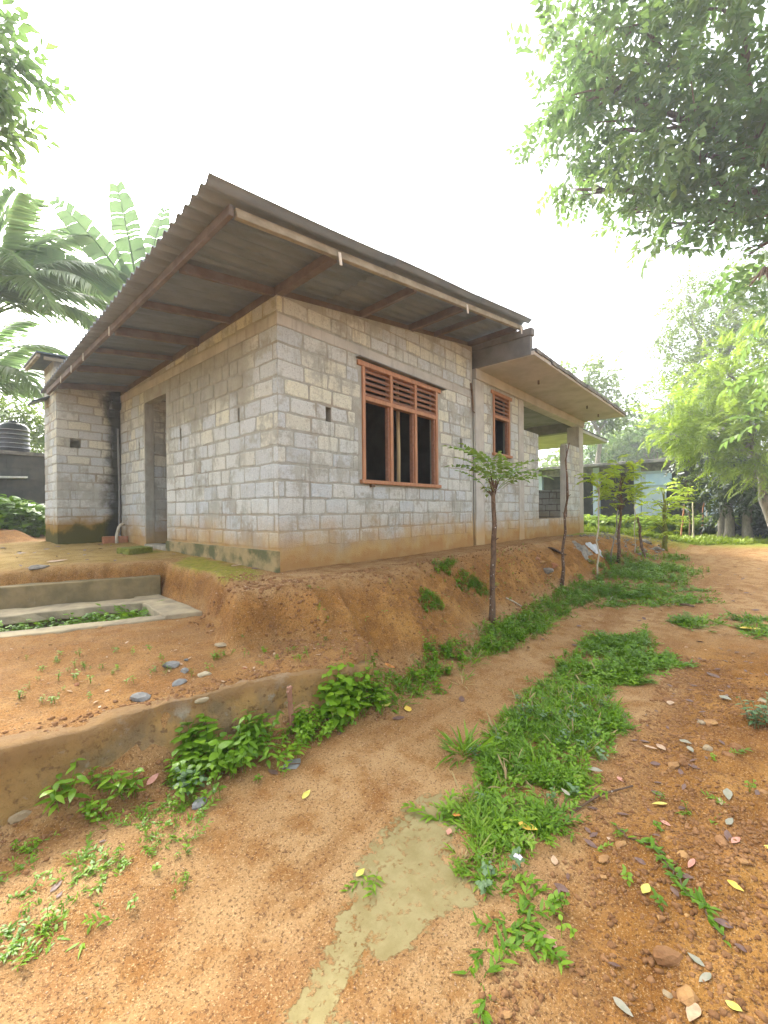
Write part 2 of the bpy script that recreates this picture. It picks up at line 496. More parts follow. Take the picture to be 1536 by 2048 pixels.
c = t.mix(t.rng(t.noise(5, 5), 0.3, 0.7), (0.30, 0.22, 0.10), (0.22, 0.17, 0.075))
c = t.mix(t.rng(t.noise(3.2, 5, 0.6), 0.42, 0.62), c, (0.085, 0.085, 0.03))
t.col(c).rough(0.95); t.bump(t.noise(40, 4, 0.7), 0.8, 0.01)
MAT['plinth_render'] = t.m
t = NT('concrete')
c = t.mix(t.rng(t.noise(3, 5, 0.6), 0.3, 0.7), (0.34, 0.325, 0.285), (0.44, 0.425, 0.38))
c = t.mix(t.rng(t.noise(2, 4, 0.6, t.mapped((5, 5, 0.5))), 0.5, 0.7, 0, 0.4), c, (0.2, 0.19, 0.16))
z = t.sep(t.pos())[2]
e = t.math('ADD', z, t.math('MULTIPLY', t.math('SUBTRACT', t.noise(2.2, 5), 0.5), 0.5))
c = t.mix(t.rng(e, 0.1, 0.55, 0.85, 0.0), c, (0.40, 0.25, 0.09))
t.col(c).rough(0.92); t.bump(t.noise(50, 4, 0.7), 0.5, 0.006)
MAT['concrete'] = t.m
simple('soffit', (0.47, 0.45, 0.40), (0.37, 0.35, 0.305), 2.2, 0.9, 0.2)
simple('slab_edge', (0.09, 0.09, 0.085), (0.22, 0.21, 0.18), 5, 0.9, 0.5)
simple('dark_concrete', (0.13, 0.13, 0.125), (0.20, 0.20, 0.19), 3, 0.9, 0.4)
t = simple('asbestos', (0.13, 0.155, 0.185), (0.175, 0.205, 0.235), 3.5, 0.85, 0.3, (0.6, 3, 1))
simple('rafter_wood', (0.10, 0.076, 0.062), (0.15, 0.118, 0.098), 6, 0.8, 0.4, (1, 1, 1))
simple('pale_wood', (0.33, 0.30, 0.225), (0.20, 0.175, 0.125), 9, 0.85, 0.5, (0.5, 1, 1))
simple('frame_wood', (0.30, 0.135, 0.064), (0.39, 0.195, 0.098), 7, 0.6, 0.25, (3, 3, 0.6), spec=0.4)
simple('louvre_wood', (0.22, 0.105, 0.06), (0.30, 0.155, 0.095), 7, 0.6, 0.25, (0.6, 3, 3), spec=0.4)
simple('bamboo', (0.52, 0.40, 0.22), (0.44, 0.32, 0.16), 6, 0.7, 0.2, (1, 1, 0.4))
simple('bark', (0.085, 0.05, 0.03), (0.17, 0.115, 0.075), 14, 0.9, 0.8, (2, 2, 0.5), 0.01)
simple('grey_bark', (0.14, 0.125, 0.10), (0.24, 0.215, 0.175), 12, 0.9, 0.8, (2, 2, 0.5), 0.01)
simple('pale_stick', (0.48, 0.43, 0.33), (0.36, 0.31, 0.22), 12, 0.85, 0.4, (2, 2, 0.5))
t = simple('sapling_bark', (0.075, 0.045, 0.028), (0.16, 0.10, 0.06), 22, 0.9, 0.7, (1, 1, 0.6), 0.006)
cc = t.mix(t.rng(t.noise(30, 2), 0.66, 0.72), t.b.inputs['Base Color'].links[0].from_socket, (0.55, 0.53, 0.47))
t.col(cc)
simple('terracotta', (0.36, 0.15, 0.07), (0.25, 0.12, 0.06), 14, 0.9, 0.6)
simple('mossy', (0.10, 0.12, 0.015), (0.20, 0.20, 0.03), 18, 0.95, 0.9, bd=0.02)
simple('grey_rock', (0.12, 0.12, 0.112), (0.25, 0.245, 0.225), 9, 0.9, 0.7, bd=0.015)
simple('pale_rock', (0.40, 0.335, 0.22), (0.26, 0.19, 0.105), 7, 0.9, 0.7, bd=0.015)
simple('ochre_rock', (0.40, 0.23, 0.085), (0.27, 0.14, 0.055), 14, 0.9, 0.7, bd=0.01)
simple('brown_rock', (0.15, 0.068, 0.024), (0.29, 0.15, 0.062), 14, 0.95, 0.7, bd=0.01)
simple('gravel', (0.24, 0.13, 0.06), (0.46, 0.31, 0.18), 30, 0.95, 0.5, bd=0.004)
simple('slab_concrete', (0.40, 0.33, 0.20), (0.23, 0.19, 0.125), 4, 0.95, 0.7, bd=0.012)
simple('kerb_concrete', (0.21, 0.155, 0.075), (0.13, 0.105, 0.05), 6, 0.95, 0.7, bd=0.012)
t = NT('retaining_earth')
c = t.mix(t.rng(t.noise(4, 5, 0.65), 0.3, 0.7), (0.48, 0.285, 0.085), (0.38, 0.22, 0.065))
c = t.mix(t.rng(t.noise(2.2, 5, 0.6, t.mapped((2, 2, 1))), 0.46, 0.64), c, (0.31, 0.205, 0.09))
c = t.mix(t.rng(t.noise(3.2, 5, 0.7), 0.54, 0.62, 0, 0.8), c, (0.46, 0.42, 0.32))
zz = t.math('ADD', t.sep(t.pos())[2], t.math('MULTIPLY', t.noise(7, 4), 0.10))
c = t.mix(t.math('MULTIPLY', t.rng(zz, -0.50, -0.455, 0, 0.5), t.rng(t.noise(6, 4), 0.42, 0.6)), c, (0.25, 0.20, 0.115))
c = t.mix(t.rng(t.noise(2.6, 4, 0.65), 0.55, 0.66, 0, 0.5), c, (0.15, 0.125, 0.06))
c = t.mix(t.rng(t.noise(26, 3), 0.56, 0.68, 0, 0.7), c, (0.14, 0.065, 0.02))
c = t.mix(t.rng(t.noise(8, 5, 0.75), 0.54, 0.64, 0, 0.5), c, (0.18, 0.10, 0.03))
c = t.mix(t.rng(t.math('ADD', t.sep(t.pos())[2], t.math('MULTIPLY', t.noise(5, 5, 0.7), 0.22)), -0.50, -0.40, 0, 0.7), c, (0.33, 0.18, 0.06))
t.col(c).rough(0.95); t.bump(t.noise(22, 6, 0.8), 1.0, 0.05)
MAT['retaining_earth'] = t.m
simple('blue_wall', (0.33, 0.42, 0.48), (0.42, 0.50, 0.54), 2, 0.9, 0.2)
simple('unlit_inner_wall', (0.07, 0.066, 0.06), (0.10, 0.094, 0.085), 3, 0.95, 0.3)  # very dark tone paints the dimness of the rooms into walls and floor
simple('blue_panel', (0.34, 0.49, 0.63), (0.42, 0.56, 0.66), 5, 0.6, 0.0)
simple('shed_wall', (0.045, 0.05, 0.048), (0.085, 0.085, 0.075), 3, 0.95, 0.4)
simple('tank_plastic', (0.012, 0.016, 0.022), (0.02, 0.026, 0.035), 3, 0.35, 0.0, spec=0.5)
simple('tin', (0.05, 0.075, 0.095), (0.09, 0.11, 0.12), 5, 0.6, 0.2)
simple('grey_plastic', (0.42, 0.44, 0.45), (0.60, 0.62, 0.63), 12, 0.5, 0.3)
simple('rubble', (0.16, 0.145, 0.12), (0.30, 0.27, 0.22), 16, 0.95, 0.8, bd=0.02)
simple('white_strap', (0.62, 0.60, 0.54), (0.5, 0.48, 0.42), 8, 0.8, 0)
simple('petal', (0.74, 0.66, 0.76), (0.66, 0.58, 0.70), 30, 0.6, 0)
for nm_, a_, b_ in (('yellow_leaf', (0.62, 0.38, 0.05), (0.70, 0.52, 0.10)), ('lime_leaf', (0.46, 0.42, 0.07), (0.60, 0.52, 0.13)),
                    ('orange_leaf', (0.58, 0.24, 0.05), (0.50, 0.17, 0.045)), ('pink_leaf', (0.40, 0.17, 0.12), (0.52, 0.27, 0.19)),
                    ('brown_leaf', (0.10, 0.055, 0.04), (0.17, 0.10, 0.075)), ('tan_leaf', (0.46, 0.33, 0.20), (0.36, 0.22, 0.13)),
                    ('grey_leaf', (0.20, 0.205, 0.14), (0.28, 0.25, 0.18))):
    simple(nm_, a_, b_, 40, 0.5, 0.3, bd=0.003)
leafmat('tree_leaf', [(0.0, (0.045, 0.085, 0.03)), (0.4, (0.085, 0.145, 0.042)), (0.75, (0.14, 0.205, 0.04)), (1.0, (0.24, 0.28, 0.06))], 0.45, 0.4, (0.19, 0.33, 0.07))
leafmat('hazy_leaf', [(0.0, (0.05, 0.09, 0.032)), (0.6, (0.10, 0.155, 0.045)), (1.0, (0.16, 0.21, 0.055))])
leafmat('feather_leaf', [(0.0, (0.10, 0.17, 0.02)), (0.5, (0.20, 0.29, 0.035)), (1.0, (0.32, 0.40, 0.055))], 0.5)
leafmat('shaded_leaf', [(0.0, (0.008, 0.02, 0.007)), (0.6, (0.018, 0.04, 0.012)), (1.0, (0.04, 0.07, 0.018))], 0.15)  # leaf tone darkened to carry the shade under the trees at right
leafmat('sapling_leaf', [(0.0, (0.10, 0.19, 0.05)), (0.5, (0.19, 0.31, 0.075)), (1.0, (0.34, 0.44, 0.10))], 0.45)
leafmat('lime_sapling', [(0.0, (0.20, 0.31, 0.015)), (0.5, (0.34, 0.46, 0.03)), (1.0, (0.48, 0.56, 0.05))], 0.5, 0.45, (0.45, 0.55, 0.05))
leafmat('grass_blade', [(0.0, (0.05, 0.12, 0.006)), (0.5, (0.12, 0.24, 0.013)), (0.9, (0.23, 0.37, 0.028)), (1.0, (0.36, 0.34, 0.10))], 0.4, 0.4, (0.30, 0.50, 0.02))
leafmat('weed_leaf', [(0.0, (0.05, 0.13, 0.006)), (0.5, (0.13, 0.26, 0.012)), (1.0, (0.25, 0.40, 0.025))], 0.4, 0.4, (0.30, 0.50, 0.02))
leafmat('blue_weed', [(0.0, (0.07, 0.14, 0.05)), (1.0, (0.16, 0.24, 0.11))], 0.2)
leafmat('lawn_blade', [(0.0, (0.17, 0.25, 0.02)), (0.6, (0.30, 0.38, 0.03)), (1.0, (0.44, 0.46, 0.07))], 0.4)
leafmat('palm_leaf', [(0.0, (0.09, 0.15, 0.06)), (0.5, (0.15, 0.23, 0.08)), (0.9, (0.23, 0.30, 0.10)), (1.0, (0.34, 0.32, 0.16))], 0.45, 0.4, (0.20, 0.32, 0.12))
leafmat('dry_blade', [(0.0, (0.22, 0.15, 0.06)), (1.0, (0.40, 0.30, 0.13))], 0.2)
leafmat('banana_leaf', [(0.0, (0.07, 0.13, 0.06)), (0.6, (0.10, 0.175, 0.075)), (1.0, (0.15, 0.22, 0.09))], 0.3, 0.45, (0.22, 0.34, 0.12))

# ------------------------------------------------------------------ ground
def axis(segs):
    out = []
    for a, b, st in segs:
        n = max(1, int(round((b - a) / st)))
        out += list(np.linspace(a, b, n, endpoint=False))
    out.append(segs[-1][1])
    return np.array(out)
gx = axis([(-320, -60, 20), (-60, -14, 3), (-14, -5, 0.5), (-5, -3.2, 0.1), (-3.2, 0.8, 0.024), (0.8, 3.2, 0.035), (3.2, 7.5, 0.07), (7.5, 14, 0.16), (14, 40, 0.7), (40, 90, 4), (90, 340, 25)])
gy = axis([(-320, -60, 20), (-60, -16, 3), (-16, -8, 0.5), (-8, -5.2, 0.10), (-5.2, -4.4, 0.045), (-4.4, -0.4, 0.024), (-0.4, 2.6, 0.035), (2.6, 6.5, 0.09), (6.5, 14, 0.4), (14, 50, 2), (50, 340, 24)])
GX, GY = np.meshgrid(gx, gy)
GZ = height(GX, GY)
nx, ny = len(gx), len(gy)
idx = np.arange(nx * ny).reshape(ny, nx)
quads = np.stack([idx[:-1, :-1], idx[:-1, 1:], idx[1:, 1:], idx[1:, :-1]], -1).reshape(-1, 4)
me = np_mesh('ground', np.stack([GX, GY, GZ], -1).reshape(-1, 3), quads, MAT['earth'], smooth=True)
zr, zm, zu, zl = zones(GX, GY)
ca = me.attributes.new('zone', 'FLOAT_COLOR', 'POINT')
ca.data.foreach_set('color', np.stack([zr, zm, zu, np.ones_like(zr)], -1).astype(np.float32).ravel())
la = me.attributes.new('lawn', 'FLOAT', 'POINT')
la.data.foreach_set('value', zl.astype(np.float32).ravel())
ground = obj('ground', me, kind='structure')
def gz(x, y):
    return float(height(np.array([x]), np.array([y]))[0])

# ------------------------------------------------------------------ the block house
house = empty('block_house', (0, 0, 0), 'unfinished grey block house with lean-to corrugated roof and louvred windows', 'house')
rng = random.Random(7)
ROOF = lambda x, y: 3.285 + 0.150 * x - 0.035 * (y + 1.1)       # underside of the sheets

def core(mb, o, u, n, L, top, ops, th):
    """mortared wall body split round its openings"""
    o, u, n = Vector(o), Vector(u), Vector(n)
    xs = sorted({0.0, L} | {v for q in ops for v in (q[0], q[1]) if 0 < v < L})
    for a, b in zip(xs[:-1], xs[1:]):
        m = (a + b) / 2
        gaps = sorted((q[2], q[3]) for q in ops if q[0] <= m <= q[1])
        zs_ = [0.0 - 0.35]
        for g in gaps: zs_ += [g[0], g[1]]
        zs_.append(None)
        for i in range(0, len(zs_), 2):
            z0 = zs_[i]; z1 = zs_[i + 1]
            ta, tb = (top(a), top(b)) if z1 is None else (z1, z1)
            if ta - z0 < 0.01: continue
            v = []
            for d in (0, -th):
                for (x, z) in ((a, z0), (b, z0), (b, tb), (a, ta)):
                    p = o + u * x + n * d; v.append((p.x, p.y, o.z + z))
            fs = [(0, 1, 2, 3), (7, 6, 5, 4), (0, 4, 5, 1), (1, 5, 6, 2), (2, 6, 7, 3), (3, 7, 4, 0)]
            if u.cross(Vector((0, 0, 1))).dot(n) < 0: fs = [f[::-1] for f in fs]
            mb.add(v, fs)

def block_mesh(w, h0, h1, hz, rg, proud):
    """one rough cement block face: local x along the wall, y outwards, z up, origin at its lower left"""
    c = 0.012
    P = [(c, 0), (w * .5, 0), (w - c, 0), (w, c), (w, h1 - c), (w - c, h1), (w * .5, (h0 + h1) / 2), (c, h0), (0, h0 - c), (0, c)]
    j = [(x + rg.uniform(-.008, .008), z + rg.uniform(-.008, .008)) for x, z in P]
    cx, cz = w / 2, (h0 + h1) / 4
    V = [(x, -0.012, z) for x, z in j] + [(x, proud * .45, z) for x, z in j]
    V += [(x + (cx - x) * min(.5, .011 / max(abs(cx - x), .03)), proud * rg.uniform(.85, 1.1), z + (cz - z) * min(.5, .011 / max(abs(cz - z), .03))) for x, z in j]
    V.append((cx + rg.uniform(-.03, .03), proud * rg.uniform(.9, 1.25), cz))
    n = 10; F = []
    for r in (0, n):
        for k in range(n):
            F.append((r + k, r + (k + 1) % n, r + n + (k + 1) % n, r + n + k))
    for k in range(n): F.append((2 * n + k, 2 * n + (k + 1) % n, 3 * n))
    return V, F

BLOCKS = []     # (distance, wall part, material, world verts, faces, rnd)
def lay(part, mat, o, u, n, L, top, ops, rows, seed, margin=0.03, ex=None):
    rg = random.Random(seed)
    o, u, n = Vector(o), Vector(u), Vector(n)
    for ri, (z0, z1) in enumerate(rows):
        x = -rg.uniform(0.0, 0.05) if ri % 2 == 0 else -0.19 + rg.uniform(-.03, .03)
        if ex == 'corner': x = 0.004 if ri % 2 == 0 else -0.262
        lo_top = None
        while x < L:
            w = rg.uniform(.352, .392) if rg.random() > .13 else rg.uniform(.17, .24)
            a, b = max(x, 0.003), min(x + w - rg.uniform(.018, .034), L - 0.003)
            x += w
            spans = [(a, b)]
            for q in ops:
                if q[3] > z0 + .03 and q[2] < z1 - .03:
                    m = (q[4] if len(q) > 4 else margin) * rg.uniform(.35, 1.5)
                    ns = []
                    for s0, s1 in spans:
                        if q[1] + m <= s0 or q[0] - m >= s1: ns.append((s0, s1)); continue
                        if s0 < q[0] - m: ns.append((s0, q[0] - m))
                        if s1 > q[1] + m: ns.append((q[1] + m, s1))
                    spans = ns
            for s0, s1 in spans:
                if s1 - s0 < 0.055: continue
                jb = rg.uniform(.016, .028)
                zz0 = z0 + jb
                t0 = min(z1 - .004, top(s0) - .012); t1 = min(z1 - .004, top(s1) - .012)
                if min(t0, t1) - zz0 < 0.05: continue
                pr = rg.uniform(.003, .011)
                V, F = block_mesh(s1 - s0, t0 - zz0, t1 - zz0, 0, rg, pr)
                if u.cross(Vector((0, 0, 1))).dot(n) < 0: F = [f[::-1] for f in F]
                base = o + u * s0
                W = [(base.x + u.x * a_ + n.x * b_, base.y + u.y * a_ + n.y * b_, o.z + zz0 + c_) for a_, b_, c_ in V]
                cen = base + u * ((s1 - s0) / 2) + Vector((0, 0, o.z + zz0 + .1))
                dist = (cen - CAM).dot(fwd)
                size = (s1 - s0) * 0.2 * abs((cen - CAM).normalized().dot(n)) / dist ** 2
                BLOCKS.append((size, part, mat, W, F, rg.random()))

ROWS = [(0.2 * k, 0.2 * k + 0.2) for k in range(1, 14)]
ROWS_T = ROWS + [(2.95 + .19 * k, 3.14 + .19 * k) for k in range(6)]
BAND = [(-1, 99, 2.80, 2.95, 0)]
# long front wall
front_top = lambda x: min(ROOF(x, 0.05) - 0.10, 9)
WIN1 = (1.385, 3.235, 1.03, 2.73)
f_ops = [(1.385, 3.235, 1.03, 2.73), (.725, .815, 1.79, 1.985), (3.985, 4.065, 1.79, 1.985)]
mb = MB(); core(mb, (0, 0, 0), (1, 0, 0), (0, -1, 0), 4.46, front_top, f_ops, .15)
wf = mb.build('wall', MAT['mortar'], house)
lay(wf, 'block', (0, 0, 0), (1, 0, 0), (0, -1, 0), 4.40, front_top, [(1.385, 3.235, 1.0, 2.75, .11), (.725, .815, 1.79, 1.985, .005), (3.985, 4.065, 1.79, 1.985, .005)] + BAND, ROWS_T, 3, ex='corner')
# left wall with the door
left_top = lambda y: ROOF(0, y) - 0.10
l_ops = [(3.11 - .15, 4.03 - .15, .06, 2.6), (.83 - .15, .875 - .15, 1.78, 1.985), (2.54 - .15, 2.59 - .15, 1.76, 1.95), (4.27 - .15, 4.32 - .15, 1.72, 1.93)]
mb = MB(); core(mb, (0, .15, 0), (0, 1, 0), (-1, 0, 0), 5.15, lambda y: left_top(y + .15), l_ops, .15)
wl_ = mb.build('wall', MAT['mortar'], house)
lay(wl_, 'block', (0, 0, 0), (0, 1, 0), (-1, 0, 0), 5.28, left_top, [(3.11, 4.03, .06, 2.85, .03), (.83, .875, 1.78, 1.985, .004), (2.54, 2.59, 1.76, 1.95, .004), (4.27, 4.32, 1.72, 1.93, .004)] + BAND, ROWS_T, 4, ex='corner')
# the wing at the far left
w_ops = [(.20, .37, 1.84, 2.03)]
mb = MB(); core(mb, (-1.02, 5.3, 0), (1, 0, 0), (0, -1, 0), 1.17, lambda x: ROOF(-1.02 + x, 5.3) - .004, w_ops, .15)
core(mb, (-1.02, 5.45, 0), (0, 1, 0), (-1, 0, 0), .8, lambda x: 3.45, [], .15)
core(mb, (-0.87, 6.1, 0), (1, 0, 0), (0, 1, 0), 1.0, lambda x: 3.45, [], .15)
wg = mb.build('wall', MAT['wing_mortar'], house)
lay(wg, 'wing_block', (-1.02, 5.3, 0), (1, 0, 0), (0, -1, 0), 1.02, lambda x: 2.95, [(.20, .37, 1.84, 2.03, .004)], [(.16 * k + .42, .16 * k + .58) for k in range(16)], 5)
lay(wg, 'wing_block', (-1.02, 5.3, 0), (0, 1, 0), (-1, 0, 0), .95, lambda x: 3.4, [], [(.16 * k + .42, .16 * k + .58) for k in range(18)], 6)
# partition seen through the door
mb = MB(); core(mb, (.15, 4.05, .09), (1, 0, 0), (0, -1, 0), 4.3, lambda x: 3.05 + .1 * x, [], .15)
wp = mb.build('wall', MAT['mortar'], house)
lay(wp, 'block', (.15, 4.05, .09), (1, 0, 0), (0, -1, 0), 1.6, lambda x: 2.9, [], ROWS, 8)
# inner and rear walls that close the rooms
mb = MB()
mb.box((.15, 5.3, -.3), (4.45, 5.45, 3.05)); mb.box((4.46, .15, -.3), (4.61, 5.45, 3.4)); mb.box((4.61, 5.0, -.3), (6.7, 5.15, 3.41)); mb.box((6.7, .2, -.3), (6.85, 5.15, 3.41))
mb.build('rear_wall', MAT['unlit_inner_wall'], house)
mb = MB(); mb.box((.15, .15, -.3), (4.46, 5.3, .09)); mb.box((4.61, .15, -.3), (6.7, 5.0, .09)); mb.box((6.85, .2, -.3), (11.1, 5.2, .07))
mb.build('floor', MAT['unlit_inner_wall'], house)
mb = MB()
for k in range(12):
    xa, xb = .15 + k * .36, .15 + k * .36 + .36
    mb.box((xa, .155, front_top(xa) - .3), (xb, .20, ROOF(xa, .1) - .002)); mb.box((xa, 5.25, 2.9), (xb, 5.299, ROOF(xa, 5.3) - .002))
for k in range(14):
    ya = .21 + k * .36
    mb.box((.152, ya, 2.8), (.20, ya + .36, ROOF(.15, ya + .36) - .002))
mb.box((4.36, .2, 3.3), (4.455, 5.3, ROOF(4.36, 5.3) - .002))
mb.build('eave_light_block', MAT['unlit_inner_wall'], house)  # added strips shut the eave gap so daylight stays out of the rooms
# right part: room with the slim window, open verandah
V_OPS = [(5.30 - 4.62, 6.08 - 4.62, 1.79, 3.14)]
mb = MB(); core(mb, (4.62, 0, 0), (1, 0, 0), (0, -1, 0), 2.23, lambda x: 3.22, V_OPS, .15)
wv = mb.build('wall', MAT['mortar'], house)
lay(wv, 'block', (4.92, 0, 0), (1, 0, 0), (0, -1, 0), 1.62, lambda x: 3.2, [(5.30 - 4.92, 6.08 - 4.92, 1.75, 3.2, .07)], ROWS + [(2.8, 3.0), (3.0, 3.2)], 9)
mb = MB(); core(mb, (6.85, 0, 0), (1, 0, 0), (0, -1, 0), .9, lambda x: 2.54, [], .15); core(mb, (7.75, 0, 0), (1, 0, 0), (0, -1, 0), 2.05, lambda x: .41, [], .15)
core(mb, (9.8, 0, 0), (1, 0, 0), (0, -1, 0), 1.2, lambda x: 2.55, [], .15)
ws = mb.build('wall', MAT['mortar'], house)
lay(ws, 'block', (6.85, 0, 0), (1, 0, 0), (0, -1, 0), .9, lambda x: 2.54, [], ROWS, 10)
lay(ws, 'block', (7.75, 0, 0), (1, 0, 0), (0, -1, 0), 2.05, lambda x: .41, [], ROWS[:1], 11)
lay(ws, 'block', (9.8, 0, 0), (1, 0, 0), (0, -1, 0), 1.2, lambda x: 2.55, [], ROWS, 12)
lay(ws, 'block', (9.8, .15, 0), (0, -1, 0), (-1, 0, 0), .15, lambda x: 2.55, [], ROWS, 13)
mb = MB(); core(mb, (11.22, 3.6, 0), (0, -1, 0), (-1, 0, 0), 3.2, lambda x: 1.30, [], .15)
we = mb.build('wall', MAT['unlit_inner_wall'], house)
lay(we, 'shaded_block', (11.22, 3.6, 0), (0, -1, 0), (-1, 0, 0), 3.2, lambda x: 1.30, [], ROWS[:6], 14)

BLOCKS.sort(key=lambda b: -b[0])
def block_obj(verts, faces, mat, rnd, name, parent):
    m = bpy.data.meshes.new(name)
    m.from_pydata(verts, [], faces)
    a = m.attributes.new('rnd', 'FLOAT', 'POINT')
    a.data.foreach_set('value', np.asarray(rnd, np.float32))
    m.materials.append(MAT[mat])
    return obj(name, m, parent)
for s_, part, mat_, W, F, r in BLOCKS[:300]:
    block_obj(W, F, mat_, [r] * len(W), 'cement_block', part)
rest = {}
for s_, part, mat_, W, F, r in BLOCKS[300:]:
    rest.setdefault(part.name, [part, mat_, [], [], []])
    q = rest[part.name]; k = len(q[2])
    q[2] += W; q[3] += [tuple(i + k for i in f) for f in F]; q[4] += [r] * len(W)
for part, mat_, W, F, R in rest.values():
    block_obj(W, F, mat_, R, 'blockwork', part)['kind'] = 'stuff'

# concrete: lintel band, plinth, columns, ring beam, slab
mb = MB(); mb.box((-.004, -.006, 2.812), (4.45, .05, 2.94)); mb.box((-.006, .051, 2.812), (.05, 5.28, 2.94))
mb.build('lintel_band', MAT['concrete'], house, bevel=.006)
mb = MB(); mb.box((-.035, -.004, -.3), (.02, 3.1, .188)); mb.build('plinth', MAT['plinth_render'], house, bevel=.012)
mb = MB(); mb.box((-.03, 3.11, -.3), (.2, 4.03, .10)); mb.build('doorstep', MAT['pale_wood'], house, bevel=.012)
def column(a, b):
    mb = MB(); mb.box(a, b); return mb.build('column', MAT['concrete'], house, bevel=.012)
column((4.55, -.014, -.35), (4.90, .10, 3.215)); column((6.56, -.014, -.35), (6.845, .14, 3.215)); column((11.0, -.006, -.4), (11.4, .36, 3.215))
column((11.0, 4.6, -.4), (11.4, 5.0, 3.215)); column((9.70, -.008, -.3), (9.797, .14, 2.48))
mb = MB(); mb.box((4.56, -.035, 3.22), (11.46, .22, 3.42)); mb.build('ring_beam', MAT['soffit'], house, bevel=.012)
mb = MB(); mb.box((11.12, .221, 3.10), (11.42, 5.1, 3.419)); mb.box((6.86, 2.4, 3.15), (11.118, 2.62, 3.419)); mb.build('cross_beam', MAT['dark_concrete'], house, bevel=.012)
mb = MB(); mb.box((6.86, .225, 3.395), (11.115, 2.395, 3.419)); mb.box((6.86, 2.625, 3.395), (11.115, 5.0, 3.419)); mb.build('ceiling_shade', MAT['dark_concrete'], house)  # added dark sheet under the slab, painting in the verandah's shade
mb = MB(); mb.box((4.63, -1.16, 3.421), (11.5, 5.3, 3.50)); sl = mb.build('roof_slab', MAT['soffit'], house, bevel=.01)
# weathered rim of the slab, uneven like old screed
mb = MB(); rg = random.Random(3)
x = 4.64
while x < 11.5:
    w = rg.uniform(.25, .6); x1 = min(x + w, 11.515)
    mb.box((x, -1.185 - rg.uniform(0, .012), 3.50 - rg.uniform(.01, .05)), (x1, -.95, 3.535 + rg.uniform(0, .012))); x = x1 + .002
y = -.948
while y < 5.2:
    w = rg.uniform(.3, .6); y1 = min(y + w, 5.3)
    mb.box((11.3, y, 3.50 - rg.uniform(.0, .02)), (11.52, y1, 3.535)); y = y1 + .002
mb.build('slab_rim', MAT['slab_edge'], sl)
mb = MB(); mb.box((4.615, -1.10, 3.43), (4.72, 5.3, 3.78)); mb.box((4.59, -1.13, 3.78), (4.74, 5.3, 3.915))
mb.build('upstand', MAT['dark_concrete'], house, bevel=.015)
for px_, py_ in ((6.2, -.62), (9.3, -.72), (10.6, -.66)):
    mb = MB(); mb.tube([(px_, py_, 3.34), (px_, py_, 3.424)], .022, 8); mb.build('drip_pipe', MAT['rafter_wood'], house)
mb = MB(); mb.tube([(9.0, 1.3, 2.98), (9.02, 1.3, 3.2), (9.0, 1.3, 3.43)], .012, 6); mb.build('hook', MAT['pale_stick'], house)
# joint between old and new walls, iron strip
mb = MB(); mb.bar((4.50, -.008, .08), (4.50, -.008, 3.2), .030, .012, (0, 1, 0)); mb.build('joint_strip', MAT['mortar'], house)
mb = MB(); mb.tube([(4.36, -.03, 3.08), (4.40, -.035, 2.85), (4.43, -.03, 2.55)], [.022, .02, .016], 6); mb.tube([(4.43, -.03, 2.55), (4.50, -.03, 2.54)], .01, 6); mb.build('iron_strip', MAT['bark'], house)
mb = MB(); mb.tube([(9.76, -.02, .42), (9.765, -.022, 1.4), (9.755, -.02, 2.5)], .014, 6)
for k in range(9): mb.tube([(9.70, -.03, .6 + .22 * k), (9.78, -.03, .6 + .22 * k)], .008, 5)
mb.build('rebar', MAT['bark'], house)
# the farther, set back porch slab
mb = MB(); mb.box((12.0, .42, 3.33), (16.1, 5.2, 3.43)); ps = mb.build('porch_slab', MAT['soffit'], house, bevel=.01)
mb = MB(); mb.box((12.0, .40, 3.432), (16.12, 5.2, 3.46)); mb.build('slab_rim', MAT['slab_edge'], ps)
for c_ in ((15.4, 4.6), (12.4, 4.6)):
    column((c_[0], c_[1], -.5), (c_[0] + .25, c_[1] + .25, 3.329))

# windows
def window(x0, x1, z0, z1, bays, rail, ear, dark):
    fr = MB(); th = .07; y0, y1 = -.028, .075
    fr.box((x0 - ear, y0 - .004, z1 - th), (x1 + ear, y1, z1))                 # head with ears let into the wall
    fr.box((x0, y0, z0 + .055), (x0 + .055, y1, z1 - th)); fr.box((x1 - .055, y0, z0 + .055), (x1, y1, z1 - th))
    fw = fr.build('window_frame', MAT['frame_wood'], house, bevel=.006)
    s = MB(); s.box((x0 - .05, y0 - .03, z0), (x1 + .05, y1, z0 + .054)); s.build('sill', MAT['frame_wood'], fw, bevel=.006)
    s = MB(); s.box((x0 + .056, y0 - .003, rail), (x1 - .056, y1, rail + .06)); s.build('transom', MAT['frame_wood'], fw, bevel=.006)
    w = (x1 - x0 - .055 * 2 - .06 * (bays - 1)) / bays
    for k in range(bays):
        a = x0 + .055 + k * (w + .06)
        if k < bays - 1:
            s = MB(); s.box((a + w, y0 - .001, z0 + .055), (a + w + .06, y1, rail - .001)); s.box((a + w, y0 - .001, rail + .061), (a + w + .06, y1, z1 - th - .001))
            s.build('mullion', MAT['frame_wood'], fw, bevel=.005)
        # sash stiles standing inside each bay
        s = MB(); s.box((a + w - .028, y0 + .028, z0 + .056), (a + w - .002, y1 - .01, rail - .002)); s.build('stile', MAT['louvre_wood'], fw, bevel=.003)
        n = 5; hz = (z1 - th - rail - .06) / n
        for q in range(n):
            zc = rail + .06 + hz * (q + .5)
            s = MB(); s.bar((a + .002, .018, zc), (a + w - .002, .018, zc), .098, .022, (0, -math.sin(rad(40)), math.cos(rad(40))))
            s.build('louvre', MAT['louvre_wood'], fw, bevel=.004)
    return fw
w1 = window(1.385, 3.235, 1.03, 2.74, 3, 2.20, .09, True)
w2 = window(5.30, 6.08, 1.79, 3.14, 1, 2.58, .10, True)
